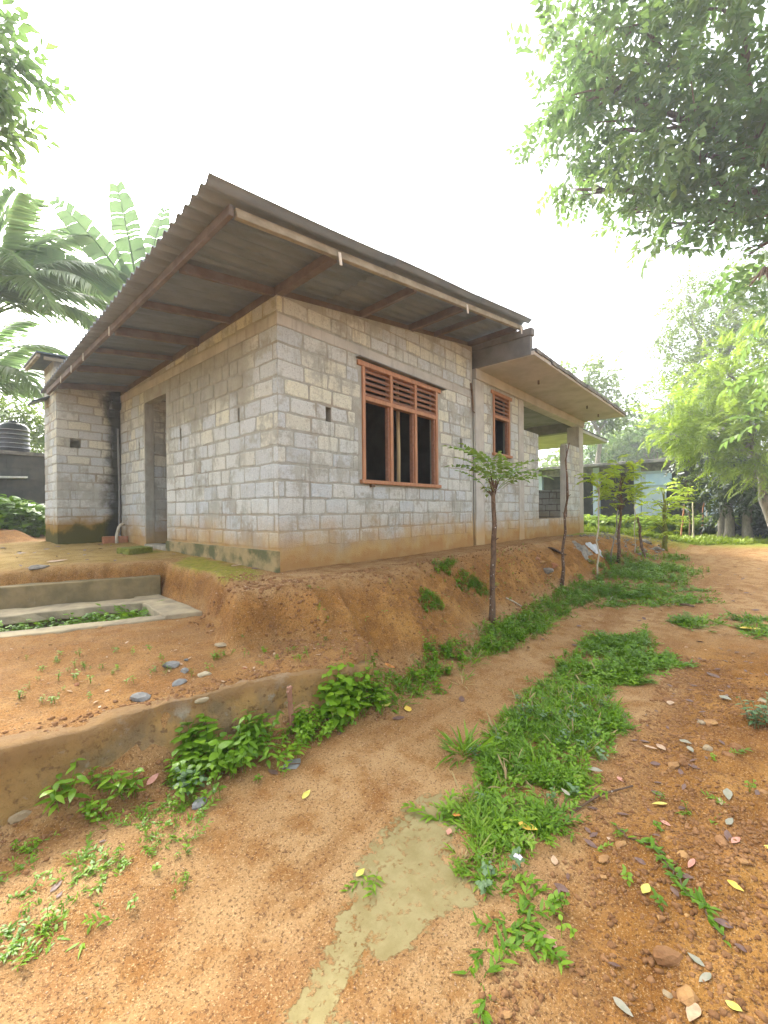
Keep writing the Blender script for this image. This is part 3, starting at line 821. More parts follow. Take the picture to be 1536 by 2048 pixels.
mb = MB(); mb.bar((1.27, -.045, 2.765), (3.42, -.045, 2.752), .10, .012); mb.build('drip_sheet', MAT['dark_concrete'], w1)
mb = MB(); mb.box((1.53, -.05, .985), (1.60, .02, 1.028)); mb.build('wedge', MAT['bark'], w1)

# timbers: purlins run along Y right under the sheets, rafters along X between them
def timber(name, p, q, w, h, m):
    mb = MB(); mb.bar(p, q, w, h); return mb.build(name, MAT[m], house, bevel=.006)
zc = lambda x, y, h, d=.0: ROOF(x, y) - h / 2 - d
for x_, y0_, y1_, w_, h_, m_ in ((-1.10, -.98, 5.5, .045, .085, 'rafter_wood'), (.045, -.93, 5.28, .09, .10, 'rafter_wood'), (1.42, -.93, 5.2, .055, .10, 'rafter_wood'),
                         (2.55, -.93, 5.2, .07, .11, 'rafter_wood'), (3.25, -.93, 5.2, .05, .09, 'rafter_wood'), (4.40, -.93, 5.2, .06, .10, 'rafter_wood')):
    timber('purlin', (x_, y0_, zc(x_, y0_, h_, .002)), (x_, y1_, zc(x_, y1_, h_, .002)), w_, h_, m_)
for y_, x0_, x1_, h_, m_ in ((-.96, -1.06, 4.56, .075, 'pale_wood'), (.06, -1.07, 4.36, .095, 'rafter_wood'), (1.05, -1.07, -.01, .08, 'rafter_wood'), (1.95, -1.07, 4.36, .11, 'rafter_wood'), (2.85, -1.07, -.01, .07, 'rafter_wood'),
                         (3.75, -1.07, 4.36, .10, 'rafter_wood'), (4.9, -1.07, -.01, .10, 'rafter_wood')):
    timber('rafter', (x0_, y_, zc(x0_, y_, h_, .008)), (x1_, y_, zc(x1_, y_, h_, .008)), .055, h_, m_)
for x_, y_ in ((.05, -1.01), (2.55, -1.01), (4.42, -1.01)):
    mb = MB(); mb.bar((x_, y_, ROOF(x_, y_) - .05), (x_ + .02, y_, ROOF(x_, y_) - .17), .035, .008, (0, 1, 0)); mb.build('strap', MAT['white_strap'], house)
for y_ in (1.95, 3.1, 3.75, 4.4):
    mb = MB(); mb.bar((-1.135, y_, ROOF(-1.1, y_) - .03), (-1.135, y_, ROOF(-1.1, y_) - .14), .02, .008, (1, 0, 0)); mb.build('strap', MAT['white_strap'], house)

# corrugated sheets, each one its own part: seven across, three up the slope
PITCH, AMP = .146, .024
def sheet(x0, x1, y0, waves, lift, last):
    nw = waves * 12
    ys = y0 + np.linspace(0, waves * PITCH + .03, nw + 1)
    xs = np.linspace(x0, x1, 7)
    X, Y = np.meshgrid(xs, ys)
    sag = .006 * np.sin(X * 2.1 + y0)
    X = X + .03 * (Y + 1.1) * (X < -.9)
    Z = ROOF(X, Y) + AMP * (1 + np.cos(2 * math.pi * (Y - (-1.13)) / PITCH)) + lift + sag
    top = np.stack([X, Y, Z + .006], -1).reshape(-1, 3); bot = np.stack([X, Y, Z], -1).reshape(-1, 3)
    ny_, nx_ = X.shape
    i = np.arange(nx_ * ny_).reshape(ny_, nx_)
    q = np.stack([i[:-1, :-1], i[:-1, 1:], i[1:, 1:], i[1:, :-1]], -1).reshape(-1, 4)
    off = nx_ * ny_
    f = [q, q[:, ::-1] + off]
    for e in (i[0, :], i[-1, ::-1], i[::-1, 0], i[:, -1]):
        f.append(np.stack([e[1:], e[:-1], e[:-1] + off, e[1:] + off], -1))
    m = np_mesh('roof_sheet', np.concatenate([top, bot]), np.concatenate(f), MAT['asbestos'])
    m.polygons.foreach_set('use_smooth', np.ones(len(m.polygons), bool))
    o = obj('roof_sheet', m, house)
    return o
for r_, (xa, xb) in enumerate(((-1.36, .82), (.66, 2.80), (2.64, 4.63))):
    for k in range(7):
        sheet(xa, xb, -1.13 + k * 7 * PITCH * .96, 7, .004 + r_ * .007 + (k % 2) * .0065, False)

# wing roof and a second small canopy
mb = MB(); mb.bar((-1.32, 5.75, 3.44), (.1, 5.75, 3.52), 1.2, .03); mb.build('wing_roof', MAT['tin'], house)
mb = MB(); mb.bar((-1.28, 5.2, 3.41), (-1.28, 6.3, 3.41), .05, .07); mb.bar((-1.2, 5.25, 3.38), (-.9, 5.25, 3.40), .06, .05); mb.build('wing_batten', MAT['pale_wood'], house)
mb = MB(); mb.bar((-1.28, 5.98, 2.70), (-1.025, 5.98, 2.84), .42, .03); mb.build('side_canopy', MAT['tin'], house)
mb = MB(); mb.box((-.20, 5.17, 2.66), (-.02, 5.298, 2.80)); mb.box((-.17, 5.15, 2.80), (-.06, 5.25, 2.86)); mb.build('bracket', MAT['wing_mortar'], house, bevel=.01)
mb = MB(); mb.tube([(-.05, 5.24, .1), (-.045, 5.245, 1.2), (-.06, 5.25, 2.3)], [.022, .02, .018], 7); mb.build('waste_pipe', MAT['dark_concrete'], house)
for kk in range(2):
    pass

# ------------------------------------------------------------------ where things stand (metres)
NEAR = [(6.087, -1.316, 9.738, 0.759), (6.085, -1.011, 8.969, 0.569), (6.451, -0.822, 8.537, 0.487), (5.857, -1.661, 8.637, 0.772), (6.378, -1.647, 8.014, 0.607), (6.455, -1.129, 7.727, 0.476), (6.118, -2.26, 9.66, 0.847),
 (6.471, -1.45, 10.776, 0.621), (6.122, -2.416, 8.523, 0.883), (6.491, -2.078, 8.135, 0.741), (6.414, -2.596, 7.114, 0.8), (6.826, -1.854, 7.148, 0.518), (6.663, -1.365, 7.406, 0.424), (6.079, -2.972, 8.824, 0.971),
 (6.488, -3.286, 7.946, 0.984), (6.306, -3.078, 7.054, 0.849), (6.846, -3.39, 6.577, 0.826), (6.939, -2.587, 6.548, 0.494), (7.132, -2.807, 6.15, 0.445), (6.522, -3.779, 8.855, 1.031), (6.668, -4.096, 7.807, 1.016),
 (6.624, -3.895, 6.878, 0.945), (7.055, -4.081, 6.252, 0.706), (7.342, -3.65, 6.255, 0.471), (7.175, -4.672, 8.393, 1.101), (7.221, -4.724, 6.698, 1.186), (7.495, -4.733, 5.735, 0.696), (6.369, -3.453, 9.842, 1.045),
 (6.371, -2.548, 10.503, 0.941), (6.397, -1.668, 11.252, 0.708), (7.063, -2.123, 6.73, 0.311), (7.228, -2.916, 5.852, 0.277), (7.169, -2.243, 7.247, 0.311), (6.942, -4.104, 4.523, 0.296), (6.841, -4.292, 3.823, 0.339),
 (6.92, -4.382, 2.975, 0.356), (7.446, -4.071, 5.376, 0.413), (7.64, -4.292, 2.253, 0.239)]
NEARTOP = (8.784, -5.592, 6.092)
LEFTTOP = [(-2.061, 4.764, 7.825, 0.497), (-1.911, 4.594, 7.517, 0.306), (-1.843, 4.668, 8.01, 0.171), (-1.743, 4.554, 7.543, 0.14), (-1.979, 4.519, 6.885, 0.241), (-1.907, 4.437, 6.47, 0.113), (-2.302, 4.887, 6.889, 0.602),
 (-2.381, 5.279, 8.173, 0.621), (-1.888, 4.416, 6.319, 0.075)]
PALE = [(24.17, -1.581, 11.695, 1.294), (23.478, -0.795, 10.41, 1.165), (24.846, -2.35, 10.392, 1.553), (23.982, -1.368, 8.85, 1.553), (25.366, -2.941, 11.679, 1.424), (23.463, -0.778, 7.822, 1.165),
 (24.56, -3.538, 8.948, 1.729), (23.572, -2.415, 7.478, 1.729), (25.224, -4.293, 10.915, 1.729), (24.518, -1.976, 12.726, 0.776), (23.129, -0.398, 9.121, 0.647), (24.18, -4.621, 7.599, 1.647),
 (23.269, -3.586, 11.375, 1.059), (23.376, -4.464, 11.556, 1.147), (23.673, -3.287, 9.718, 1.206), (22.394, -4.104, 8.821, 1.229), (23.907, -2.796, 8.956, 1.235)]
PALE_BASE = (24.489, -2.701, -0.4)
PALE_TOP = (24.527, -2.744, 6.119)
FEATH = [(13.49, -2.311, 3.774, 0.874), (14.122, -3.03, 4.242, 0.953), (14.26, -3.641, 4.621, 0.932), (13.284, -2.835, 3.041, 0.918), (13.275, -2.068, 2.983, 0.715), (13.534, -3.421, 3.148, 1.054),
 (13.867, -4.102, 3.397, 1.038), (13.281, -2.831, 2.505, 0.581), (13.566, -3.761, 2.289, 0.815), (13.653, -4.314, 2.316, 0.868), (13.687, -4.201, 1.602, 0.584), (14.263, -4.552, 4.133, 1.038),
 (14.211, -3.282, 5.316, 0.709), (14.309, -3.999, 5.474, 0.841)]
FEATH_BASE = (15.155, -4.658, -0.6)
FEATH_TOP = (14.293, -3.981, 2.721)
DIST = [(30.954, 5.846, 10.393, 1.205), (31.951, 4.713, 10.756, 1.318), (31.445, 5.288, 9.257, 1.506), (32.564, 4.017, 9.242, 1.318), (32.307, 4.309, 7.74, 1.506), (33.31, 3.169, 9.232, 0.678), (30.697, 6.139, 8.89, 1.129),
 (31.183, 5.586, 7.002, 1.694), (32.929, 3.603, 7.731, 0.828)]
DIST_BASE = (31.764, 4.926, -0.3)
DIST_TOP = (31.803, 4.882, 6.617)
BACKTREES = [((31.551, 8.196, -0.4),
  [(31.569, 8.175, 3.022, 1.6), (32.051, 7.365, 1.533, 0.728), (32.672, 9.628, 3.072, 1.07), (31.723, 9.706, 3.641, 0.721), (32.827, 6.533, 3.407, 0.804), (32.847, 8.321, 2.237, 0.923), (29.909, 6.852, 3.246, 1.031),
   (31.975, 7.766, 4.134, 1.191), (32.222, 8.705, 3.295, 0.907)],
  'broad background tree seen through the open verandah'),
 ((40.579, 7.019, -0.4),
  [(40.617, 6.976, 6.227, 2.259), (40.676, 9.215, 4.522, 1.659), (39.682, 6.595, 7.147, 1.294), (40.863, 4.628, 6.862, 1.381), (39.771, 8.409, 5.132, 1.324), (38.798, 6.494, 4.749, 1.194), (41.861, 5.885, 5.831, 1.681),
   (42.911, 8.093, 6.046, 1.204), (38.931, 9.311, 5.95, 1.095)],
  'tall background tree beyond the left part of the far building'),
 ((44.71, 5.352, -0.4),
  [(44.756, 5.3, 7.468, 2.224), (43.59, 4.314, 8.322, 1.062), (45.246, 6.418, 5.954, 1.038), (43.655, 6.07, 7.37, 1.101), (44.426, 6.128, 6.842, 1.423), (47.043, 6.196, 6.725, 1.126), (44.002, 5.354, 8.613, 1.518),
   (43.866, 7.376, 7.024, 1.464), (42.834, 3.365, 6.007, 1.591)],
  'background tree over the middle of the far building roof'),
 ((41.655, 2.769, -0.4),
  [(41.699, 2.719, 7.245, 2.012), (39.865, 1.554, 7.974, 1.257), (39.902, 2.423, 6.872, 1.002), (42.737, 1.009, 6.571, 1.217), (41.392, 3.103, 7.757, 1.483), (40.744, 3.377, 7.614, 1.082), (39.492, 4.815, 6.254, 1.095),
   (43.433, 3.096, 6.845, 1.372), (39.62, 3.635, 6.513, 0.96)],
  'round background tree just left of the feathery tree'),
 ((41.549, -0.139, -0.4),
  [(41.596, -0.192, 7.715, 2.965), (44.486, -0.118, 9.671, 1.406), (42.296, -0.998, 8.792, 1.489), (44.02, 0.095, 9.298, 1.759), (41.143, 1.693, 9.711, 1.663), (44.655, 2.607, 5.646, 1.876),
   (42.932, 2.696, 8.105, 1.453), (41.582, -0.234, 7.271, 2.187), (40.617, -1.994, 7.382, 1.905)],
  'background tree rising behind the feathery tree'),
 ((41.988, -3.665, -0.4),
  [(42.039, -3.722, 8.484, 3.2), (44.186, -1.554, 8.087, 1.714), (38.899, -4.543, 7.506, 1.483), (38.862, -0.208, 8.833, 1.665), (41.581, -0.384, 10.167, 2.25), (41.282, -3.771, 8.965, 1.498),
   (42.43, -5.331, 10.069, 1.502), (43.3, -1.117, 6.521, 2.3), (44.659, -7.112, 9.133, 1.441)],
  'tall background tree at the far right edge')]
DARKTREES = [((16.648, -3.327, -0.45),
  [(16.658, -3.338, 1.561, 1.037), (17.23, -2.857, 2.49, 0.537), (17.132, -2.287, 1.619, 0.624), (16.912, -2.764, 0.941, 0.552), (17.0, -4.477, 0.82, 0.618), (15.939, -2.65, 2.22, 0.572), (15.762, -3.661, 1.72, 0.687),
   (16.36, -3.508, 1.405, 0.604)],
  'dark shaded tree just right of the far building'),
 ((16.652, -3.937, -0.45),
  [(16.66, -3.946, 1.268, 1.045), (17.799, -3.274, 0.669, 0.782), (17.535, -4.323, 1.394, 0.711), (16.256, -3.641, 1.81, 0.792), (16.253, -4.123, 1.55, 0.828), (17.733, -5.053, 1.871, 0.572),
   (16.102, -3.736, 1.898, 0.577), (17.73, -4.326, 2.007, 0.804)],
  'dark shaded tree with thin trunk at the right edge'),
 ((16.249, -4.69, -0.45),
  [(16.259, -4.701, 1.555, 1.235), (17.071, -4.882, 2.476, 0.876), (15.056, -3.291, 2.259, 0.909), (15.157, -4.848, 1.391, 0.961), (16.685, -3.744, 1.553, 0.702), (16.421, -5.994, 2.407, 0.852),
   (17.024, -5.132, 2.725, 0.948), (17.084, -5.606, 1.605, 0.634)],
  'dark shaded tree in the far right corner'),
 ((16.913, -3.174, -0.45),
  [(16.928, -3.192, 2.583, 0.912), (17.261, -4.191, 1.886, 0.686), (17.119, -3.795, 3.088, 0.528), (16.753, -3.299, 3.422, 0.7), (16.443, -3.677, 2.546, 0.457), (16.51, -2.203, 3.229, 0.602),
   (16.896, -2.218, 2.827, 0.714), (18.018, -4.212, 2.048, 0.664)],
  'dark bushy tree leaning over the shade at right')]
LEFTTREES = [((-0.336, 15.67, 0.15),
  [(-0.314, 15.646, 4.152, 0.971), (0.237, 14.711, 2.77, 0.659), (-0.114, 15.11, 3.997, 0.711), (0.258, 14.975, 4.414, 0.573), (-0.06, 15.243, 3.968, 0.573), (-0.221, 15.807, 4.033, 0.703),
   (-1.174, 15.354, 3.289, 0.509), (-1.099, 15.624, 4.208, 0.639)],
  'leafy tree directly behind the black water tank'),
 ((0.652, 15.304, 0.15),
  [(0.671, 15.283, 3.71, 0.821), (0.541, 14.809, 4.051, 0.561), (0.562, 15.288, 3.281, 0.434), (0.234, 14.536, 4.058, 0.587), (0.491, 16.088, 3.048, 0.582), (1.19, 14.802, 3.255, 0.459), (0.477, 15.164, 2.814, 0.628),
   (1.479, 14.532, 4.169, 0.419)],
  'leafy tree showing between the tank and the block wing'),
 ((-1.322, 16.034, 0.15),
  [(-1.3, 16.009, 4.218, 1.194), (0.126, 16.856, 2.973, 0.948), (-1.562, 17.058, 2.989, 0.706), (-0.004, 15.161, 3.726, 0.726), (-0.261, 15.004, 2.689, 0.775), (-0.556, 15.144, 3.941, 0.743),
   (-0.625, 15.908, 3.085, 0.779), (-0.447, 15.588, 4.229, 0.838)],
  'leafy tree behind the shed at the far left edge')]
PALM = ((-2.3, 9.577, 0.1), (-1.637, 8.52, 4.901))
PALMF = [(-41, 38, 3.6, 0.75), (-64, 22, 3.5, 0.8), (-24, 58, 3.3, 0.55), (-79, 48, 3.4, 0.7), (11, 40, 3.4, 0.7), (101, 40, 3.4, 0.7), (151, 30, 3.4, 0.8), (-119, 30, 3.3, 0.8), (51, 55, 3.3, 0.6), (-44, 8, 3.2, 0.85),
 (-99, 5, 3.0, 0.9), (201, 45, 3.3, 0.7), (-19, 15, 3.3, 0.8), (-59, 65, 3.2, 0.5), (-54, 30, 3.6, 0.75), (-34, 20, 3.5, 0.8), (-74, 12, 3.4, 0.85), (-9, 35, 3.5, 0.7), (-89, 22, 3.3, 0.8), (-39, 50, 3.4, 0.6)]
PALM2 = ((-1.863, 10.745, 0.1), (-1.722, 10.585, 3.505))
PALMF2 = [(-49, 45, 3.0, 0.8), (-19, 30, 3.0, 0.8), (-89, 35, 3.0, 0.8), (21, 50, 2.8, 0.7), (101, 40, 3.0, 0.8), (151, 35, 3.0, 0.8), (-129, 40, 2.8, 0.8), (61, 40, 2.8, 0.8), (-34, 62, 2.8, 0.6), (-69, 20, 3.0, 0.85),
 (-39, 12, 3.0, 0.9), (-4, 15, 2.9, 0.85)]
BAN = (0.802, 6.505, 0.1)
BANTOP = 5.561
BANL = [((-0.537, 7.724, 7.735), 0.3), ((0.444, 6.913, 8.309), 0.34), ((-1.322, 8.314, 6.602), 0.28), ((1.435, 6.695, 8.058), 0.3), ((-0.005, 8.029, 6.254), 0.25)]
SAPS = [('sapling', 'slender sapling with a dark trunk and feathery crown in front of the house wall', (2.23, -1.518, -0.831), (2.262, -1.554, 0.873), 0.04, 0.028, 26, 1, ('sapling_leaf', 'sapling_bark'), 1,
  {'ch': 0.42, 'cr': 0.16, 'kink': 0.012, 'low': 0.06, 'scale': (0.7, 1.05), 'updir': 0.75}),
 ('sapling', 'bare crooked sapling stick rising in front of the verandah opening', (5.326, -1.356, -0.797), (5.435, -1.48, 1.904), 0.032, 0.01, 0, 1, ('sapling_leaf', 'sapling_bark'), 2, {'kink': 0.05}),
 ('sapling', 'pale straight stick sapling with a small tuft at its top', (6.579, -1.663, -0.761), (6.598, -1.684, 1.244), 0.016, 0.012, 13, 2, ('lime_sapling', 'pale_stick'), 3,
  {'ch': 0.3, 'cr': 0.15, 'low': 0.15, 'scale': (0.5, 0.8)}),
 ('sapling', 'leafy yellow green sapling with the widest crown of the row', (8.021, -1.713, -0.588), (8.093, -1.795, 1.37), 0.04, 0.015, 62, 2, ('lime_sapling', 'sapling_bark'), 4,
  {'ch': 0.45, 'cr': 0.35, 'low': 0.45, 'scale': (0.6, 1.0), 'updir': 0.45}),
 ('sapling', 'thin leaning pale stick beside the widest sapling', (7.711, -1.65, -0.596), (7.815, -1.768, 0.622), 0.018, 0.012, 0, 2, ('lime_sapling', 'grey_bark'), 5, {}),
 ('sapling', 'short dark leaning sapling stump with a few leaves', (9.388, -2.003, -0.573), (9.295, -1.897, 0.428), 0.035, 0.028, 4, 2, ('lime_sapling', 'sapling_bark'), 6, {'scale': (0.4, 0.7)}),
 ('sapling', 'very thin upright pole right of the widest sapling', (9.398, -1.783, -0.461), (9.424, -1.812, 1.06), 0.013, 0.01, 0, 2, ('lime_sapling', 'pale_stick'), 7, {}),
 ('sapling', 'bushy low sapling with leaves down to a thick green stump', (11.118, -2.206, -0.503), (11.108, -2.195, 0.884), 0.07, 0.03, 46, 2, ('lime_sapling', 'mossy'), 8,
  {'ch': 0.4, 'cr': 0.35, 'low': 0.75, 'scale': (0.6, 1.05), 'updir': 0.4}),
 ('sapling', 'small bright sapling before the dark building opening', (16.866, -2.24, -0.512), (16.778, -2.139, 1.438), 0.04, 0.02, 30, 2, ('lime_sapling', 'sapling_bark'), 9,
  {'ch': 0.5, 'cr': 0.4, 'low': 0.35, 'scale': (0.8, 1.3), 'updir': 0.35}),
 ('garden_stake', 'leftmost short garden stake beside the small bright sapling', (16.151, -2.008, -0.518), (16.231, -2.1, 0.774), 0.03, 0.022, 0, 2, ('lime_sapling', 'terracotta'), 20,
  {'group': 'stakes at the end of the sapling row', 'kink': 0.02}),
 ('garden_stake', 'slanting garden stake right beside the small bright sapling', (15.817, -2.428, -0.519), (15.777, -2.384, 0.856), 0.03, 0.022, 0, 2, ('lime_sapling', 'pale_stick'), 21,
  {'group': 'stakes at the end of the sapling row', 'kink': 0.02}),
 ('garden_stake', 'garden stake between the small sapling and the dark shade', (17.564, -2.488, -0.502), (17.649, -2.584, 0.87), 0.03, 0.022, 0, 2, ('lime_sapling', 'terracotta'), 22,
  {'group': 'stakes at the end of the sapling row', 'kink': 0.02}),
 ('garden_stake', 'rightmost thin garden stake of the row', (18.774, -2.554, -0.483), (18.809, -2.594, 0.983), 0.03, 0.022, 0, 2, ('lime_sapling', 'pale_stick'), 23,
  {'group': 'stakes at the end of the sapling row', 'kink': 0.02})]
TANK = (-0.917, 10.427, 2.24)
RWSTONES = [(-1.942, -1.53, -0.728, 0.075, 'pale_rock', 0, 1.75, 0.5, 0.0), (-2.032, -1.53, -0.717, 0.05, 'pale_rock', 1, 1.3, 0.6, 0), (-2.327, -1.52, -0.818, 0.045, 'pale_rock', 2, 1.1, 0.9, 0),
 (-2.502, -1.52, -0.787, 0.05, 'pale_rock', 3, 1.2, 0.6, 0), (-1.648, -1.56, -0.519, 0.045, 'pale_rock', 1, 1.3, 0.5, 0)]
STONES = [(-1.567, -0.896, 0.055, 'grey_rock', 'largest flat grey stone on the terrace edge', {'k': 0, 'rot': 0.5, 'sink': 0.25, 'squash': 0.55, 'stretch': 1.25}),
 (-1.534, -1.035, 0.035, 'grey_rock', 'small dark grey stone right of the largest terrace stone', {'k': 1, 'sink': 0.42, 'squash': 0.7}),
 (-1.64, -1.204, 0.042, 'grey_rock', 'grey stone just above the retaining wall lip', {'k': 2, 'sink': 0.42, 'squash': 0.6, 'stretch': 1.2}),
 (-1.437, -0.848, 0.02, 'grey_rock', 'pebble sized grey stone above the terrace stones', {'k': 3, 'sink': 0.42}),
 (-1.907, -1.279, 0.06, 'grey_rock', 'dark grey stone set into the lip of the retaining wall', {'k': 0, 'rot': 0.3, 'sink': 0.42, 'squash': 0.8}),
 (-1.452, -1.187, 0.045, 'pale_rock', 'flat pale stone flush with the terrace edge', {'k': 2, 'sink': 0.42, 'squash': 0.35, 'stretch': 1.4}),
 (-1.094, -0.759, 0.05, 'pale_rock', 'long whitish stone chip on the terrace', {'k': 3, 'rot': -0.9, 'sink': 0.42, 'squash': 0.3, 'stretch': 1.5}),
 (-2.118, -0.763, 0.022, 'terracotta', 'small pinkish stone alone on the terrace', {'k': 1, 'sink': 0.42}),
 (-1.2, -1.292, 0.022, 'terracotta', 'reddish stone near the retaining wall top', {'k': 2, 'sink': 0.42, 'stretch': 1.3}), (-2.057, 0.307, 0.02, 'ochre_rock', 'small ochre stone by the pit rim', {'k': 0, 'sink': 0.42}),
 (-1.641, 0.517, 0.03, 'ochre_rock', 'ochre stone against the pit rim', {'k': 1, 'sink': 0.42}),
 (-1.793, 2.372, 0.1, 'rubble', 'rounded dark earth lump on the yard near the kerb', {'k': 1, 'sink': 0.42, 'squash': 0.4, 'stretch': 1.3}),
 (-1.351, -2.055, 0.052, 'grey_rock', 'flat bluish grey stone at the end of the near weeds', {'k': 0, 'rot': 0.4, 'sink': 0.42, 'squash': 0.22, 'stretch': 1.5}),
 (-1.871, -1.981, 0.04, 'grey_rock', 'grey stone half hidden in the near weeds', {'k': 2, 'sink': 0.42}),
 (-0.012, -4.158, 0.04, 'ochre_rock', 'bright ochre stone at the right edge of the soil heap', {'k': 1, 'rot': 0.6, 'sink': 0.42, 'squash': 0.55, 'stretch': 1.4}),
 (-1.332, -3.979, 0.03, 'ochre_rock', 'angular ochre stone low on the soil heap', {'k': 0, 'rot': -0.3, 'sink': 0.42, 'squash': 0.7, 'stretch': 1.4}),
 (-1.232, -3.926, 0.034, 'brown_rock', 'tall tilted brown stone shard low on the soil heap', {'k': 3, 'rot': -1.0, 'sink': 0.42, 'squash': 0.9, 'stretch': 1.7, 'tilt': 0.3}),
 (-1.34, -3.933, 0.017, 'pale_rock', 'small pale stone beside the angular ochre stone', {'k': 2, 'sink': 0.42}),
 (-1.694, -3.574, 0.021, 'ochre_rock', 'tan stone at the bottom edge near the centre', {'k': 3, 'sink': 0.42, 'squash': 0.35}),
 (-1.095, -3.878, 0.016, 'ochre_rock', 'small ochre stone next to the tilted shard', {'k': 2, 'sink': 0.42}),
 (0.771, -3.894, 0.052, 'ochre_rock', 'ochre boulder with dark shadow on the upper soil heap', {'k': 2, 'sink': 0.42, 'squash': 0.65, 'stretch': 1.2}),
 (0.75, -3.841, 0.034, 'pale_rock', 'tan stone left of the ochre boulder', {'k': 1, 'sink': 0.42}),
 (1.1, -3.622, 0.055, 'brown_rock', 'flat tan stone at the crest of the soil heap', {'k': 0, 'sink': 0.42, 'squash': 0.3, 'stretch': 1.4}),
 (1.652, -3.277, 0.045, 'pale_rock', 'pale stone lying in the far end of the grass strip', {'k': 0, 'sink': 0.42, 'squash': 0.6}),
 (0.073, -3.768, 0.04, 'ochre_rock', 'ochre stone in the middle of the soil heap', {'k': 3, 'sink': 0.42, 'squash': 0.6, 'stretch': 1.3}),
 (0.086, -3.826, 0.032, 'brown_rock', 'brown stone right of the middle ochre stone', {'k': 2, 'sink': 0.42, 'squash': 0.8}),
 (0.345, -3.911, 0.032, 'pale_rock', 'pale wedge stone above the middle ochre stone', {'k': 3, 'sink': 0.42, 'squash': 0.9}),
 (-0.045, -3.743, 0.018, 'ochre_rock', 'small stone under the middle ochre stone', {'k': 1, 'sink': 0.42}),
 (-0.896, -3.64, 0.023, 'ochre_rock', 'flat yellowish stone left on the soil heap', {'k': 3, 'sink': 0.42, 'squash': 0.45, 'stretch': 1.6}),
 (-0.733, -3.905, 0.025, 'ochre_rock', 'round ochre stone beside the creeper', {'k': 0, 'sink': 0.42}), (-0.703, -3.953, 0.023, 'brown_rock', 'dark stone right of the round ochre stone', {'k': 1, 'sink': 0.42}),
 (-0.705, -4.095, 0.021, 'ochre_rock', 'ochre stone near the right edge below the pink leaf', {'k': 2, 'sink': 0.42}),
 (-0.766, -3.679, 0.025, 'ochre_rock', 'rusty stone row beside the creeper start', {'k': 1, 'sink': 0.42, 'squash': 0.5, 'stretch': 1.8}),
 (-0.568, -4.027, 0.03, 'brown_rock', 'dark brown stone under the pinkish leaf', {'k': 3, 'sink': 0.42, 'stretch': 1.4}),
 (0.426, -4.06, 0.057, 'brown_rock', 'brown clod at the right crest of the soil heap', {'k': 2, 'sink': 0.42}), (0.302, -4.007, 0.034, 'brown_rock', 'dark clod left of the right crest', {'k': 0, 'sink': 0.42}),
 (1.227, -4.166, 0.05, 'pale_rock', 'pale stone at the top right of the soil heap', {'k': 1, 'sink': 0.42, 'squash': 0.4}),
 (-0.995, -3.665, 0.016, 'ochre_rock', 'tiny ochre stone pair member on the left heap', {'k': 2, 'sink': 0.42}),
 (-0.984, -3.699, 0.015, 'brown_rock', 'tiny brown stone beside the tiny ochre one', {'k': 3, 'sink': 0.42}),
 (5.222, -1.144, 0.12, 'rubble', 'grey rubble lump on the bank left of the bare stick', {'k': 0, 'sink': 0.42, 'squash': 0.7}),
 (5.473, -1.168, 0.1, 'terracotta', 'reddish rock on the bank behind the rubble lump', {'k': 1, 'sink': 0.42, 'squash': 0.7}),
 (5.28, -1.028, 0.07, 'ochre_rock', 'ochre rock on the bank top left of the stick', {'k': 2, 'sink': 0.42}), (5.231, -0.951, 0.06, 'terracotta', 'red rock highest on the bank', {'k': 3, 'sink': 0.42}),
 (5.214, -1.193, 0.05, 'ochre_rock', 'small yellow rock under the rubble lump', {'k': 3, 'sink': 0.42}), (11.191, -1.715, 0.22, 'rubble', 'dark earth lump among the saplings', {'k': 2, 'sink': 0.42, 'squash': 0.5}),
 (10.722, -2.09, 0.12, 'rubble', 'rubble lump before the bushy sapling', {'k': 1, 'sink': 0.42, 'squash': 0.5}), (7.275, -1.278, 0.06, 'pale_rock', 'pale stone chip by the plastic sheet', {'k': 1, 'sink': 0.42})]
PLANK = ((5.841, -0.969), (6.201, -1.124))
STICKS = [((3.182, -1.271), (3.396, -1.42), 0.012, 'pale_stick', 'pale dry stick on the bank right of the dark sapling'),
 ((-0.709, -3.446), (-0.277, -3.632), 0.006, 'sapling_bark', 'thin dark twig across the top of the soil heap'), ((4.943, -3.25), (4.906, -3.426), 0.02, 'bark', 'dark stick lying on the far track'),
 ((4.546, -2.342), (5.215, -2.297), 0.012, 'pale_stick', 'bit of pale stick at the weeds by the far track'), ((-1.437, -2.067), (-1.31, -2.088), 0.004, 'sapling_bark', 'thin curved twig by the flat grey stone')]
STAKE = (-1.146, -1.693)
CRUMPLES = [('plastic_sheet', 7.216, -1.19, 0.6, 0.35, 0.06, 'rubble', 'crumpled dirty grey sheet on the bank end by the bare stick', 'sheet', 3, 0.3),
 ('plastic_sheet', 7.815, -1.29, 0.34, 0.3, 0.1, 'grey_plastic', 'crumpled whitish plastic bag on the bank end', 'bag', 5, 0.8)]
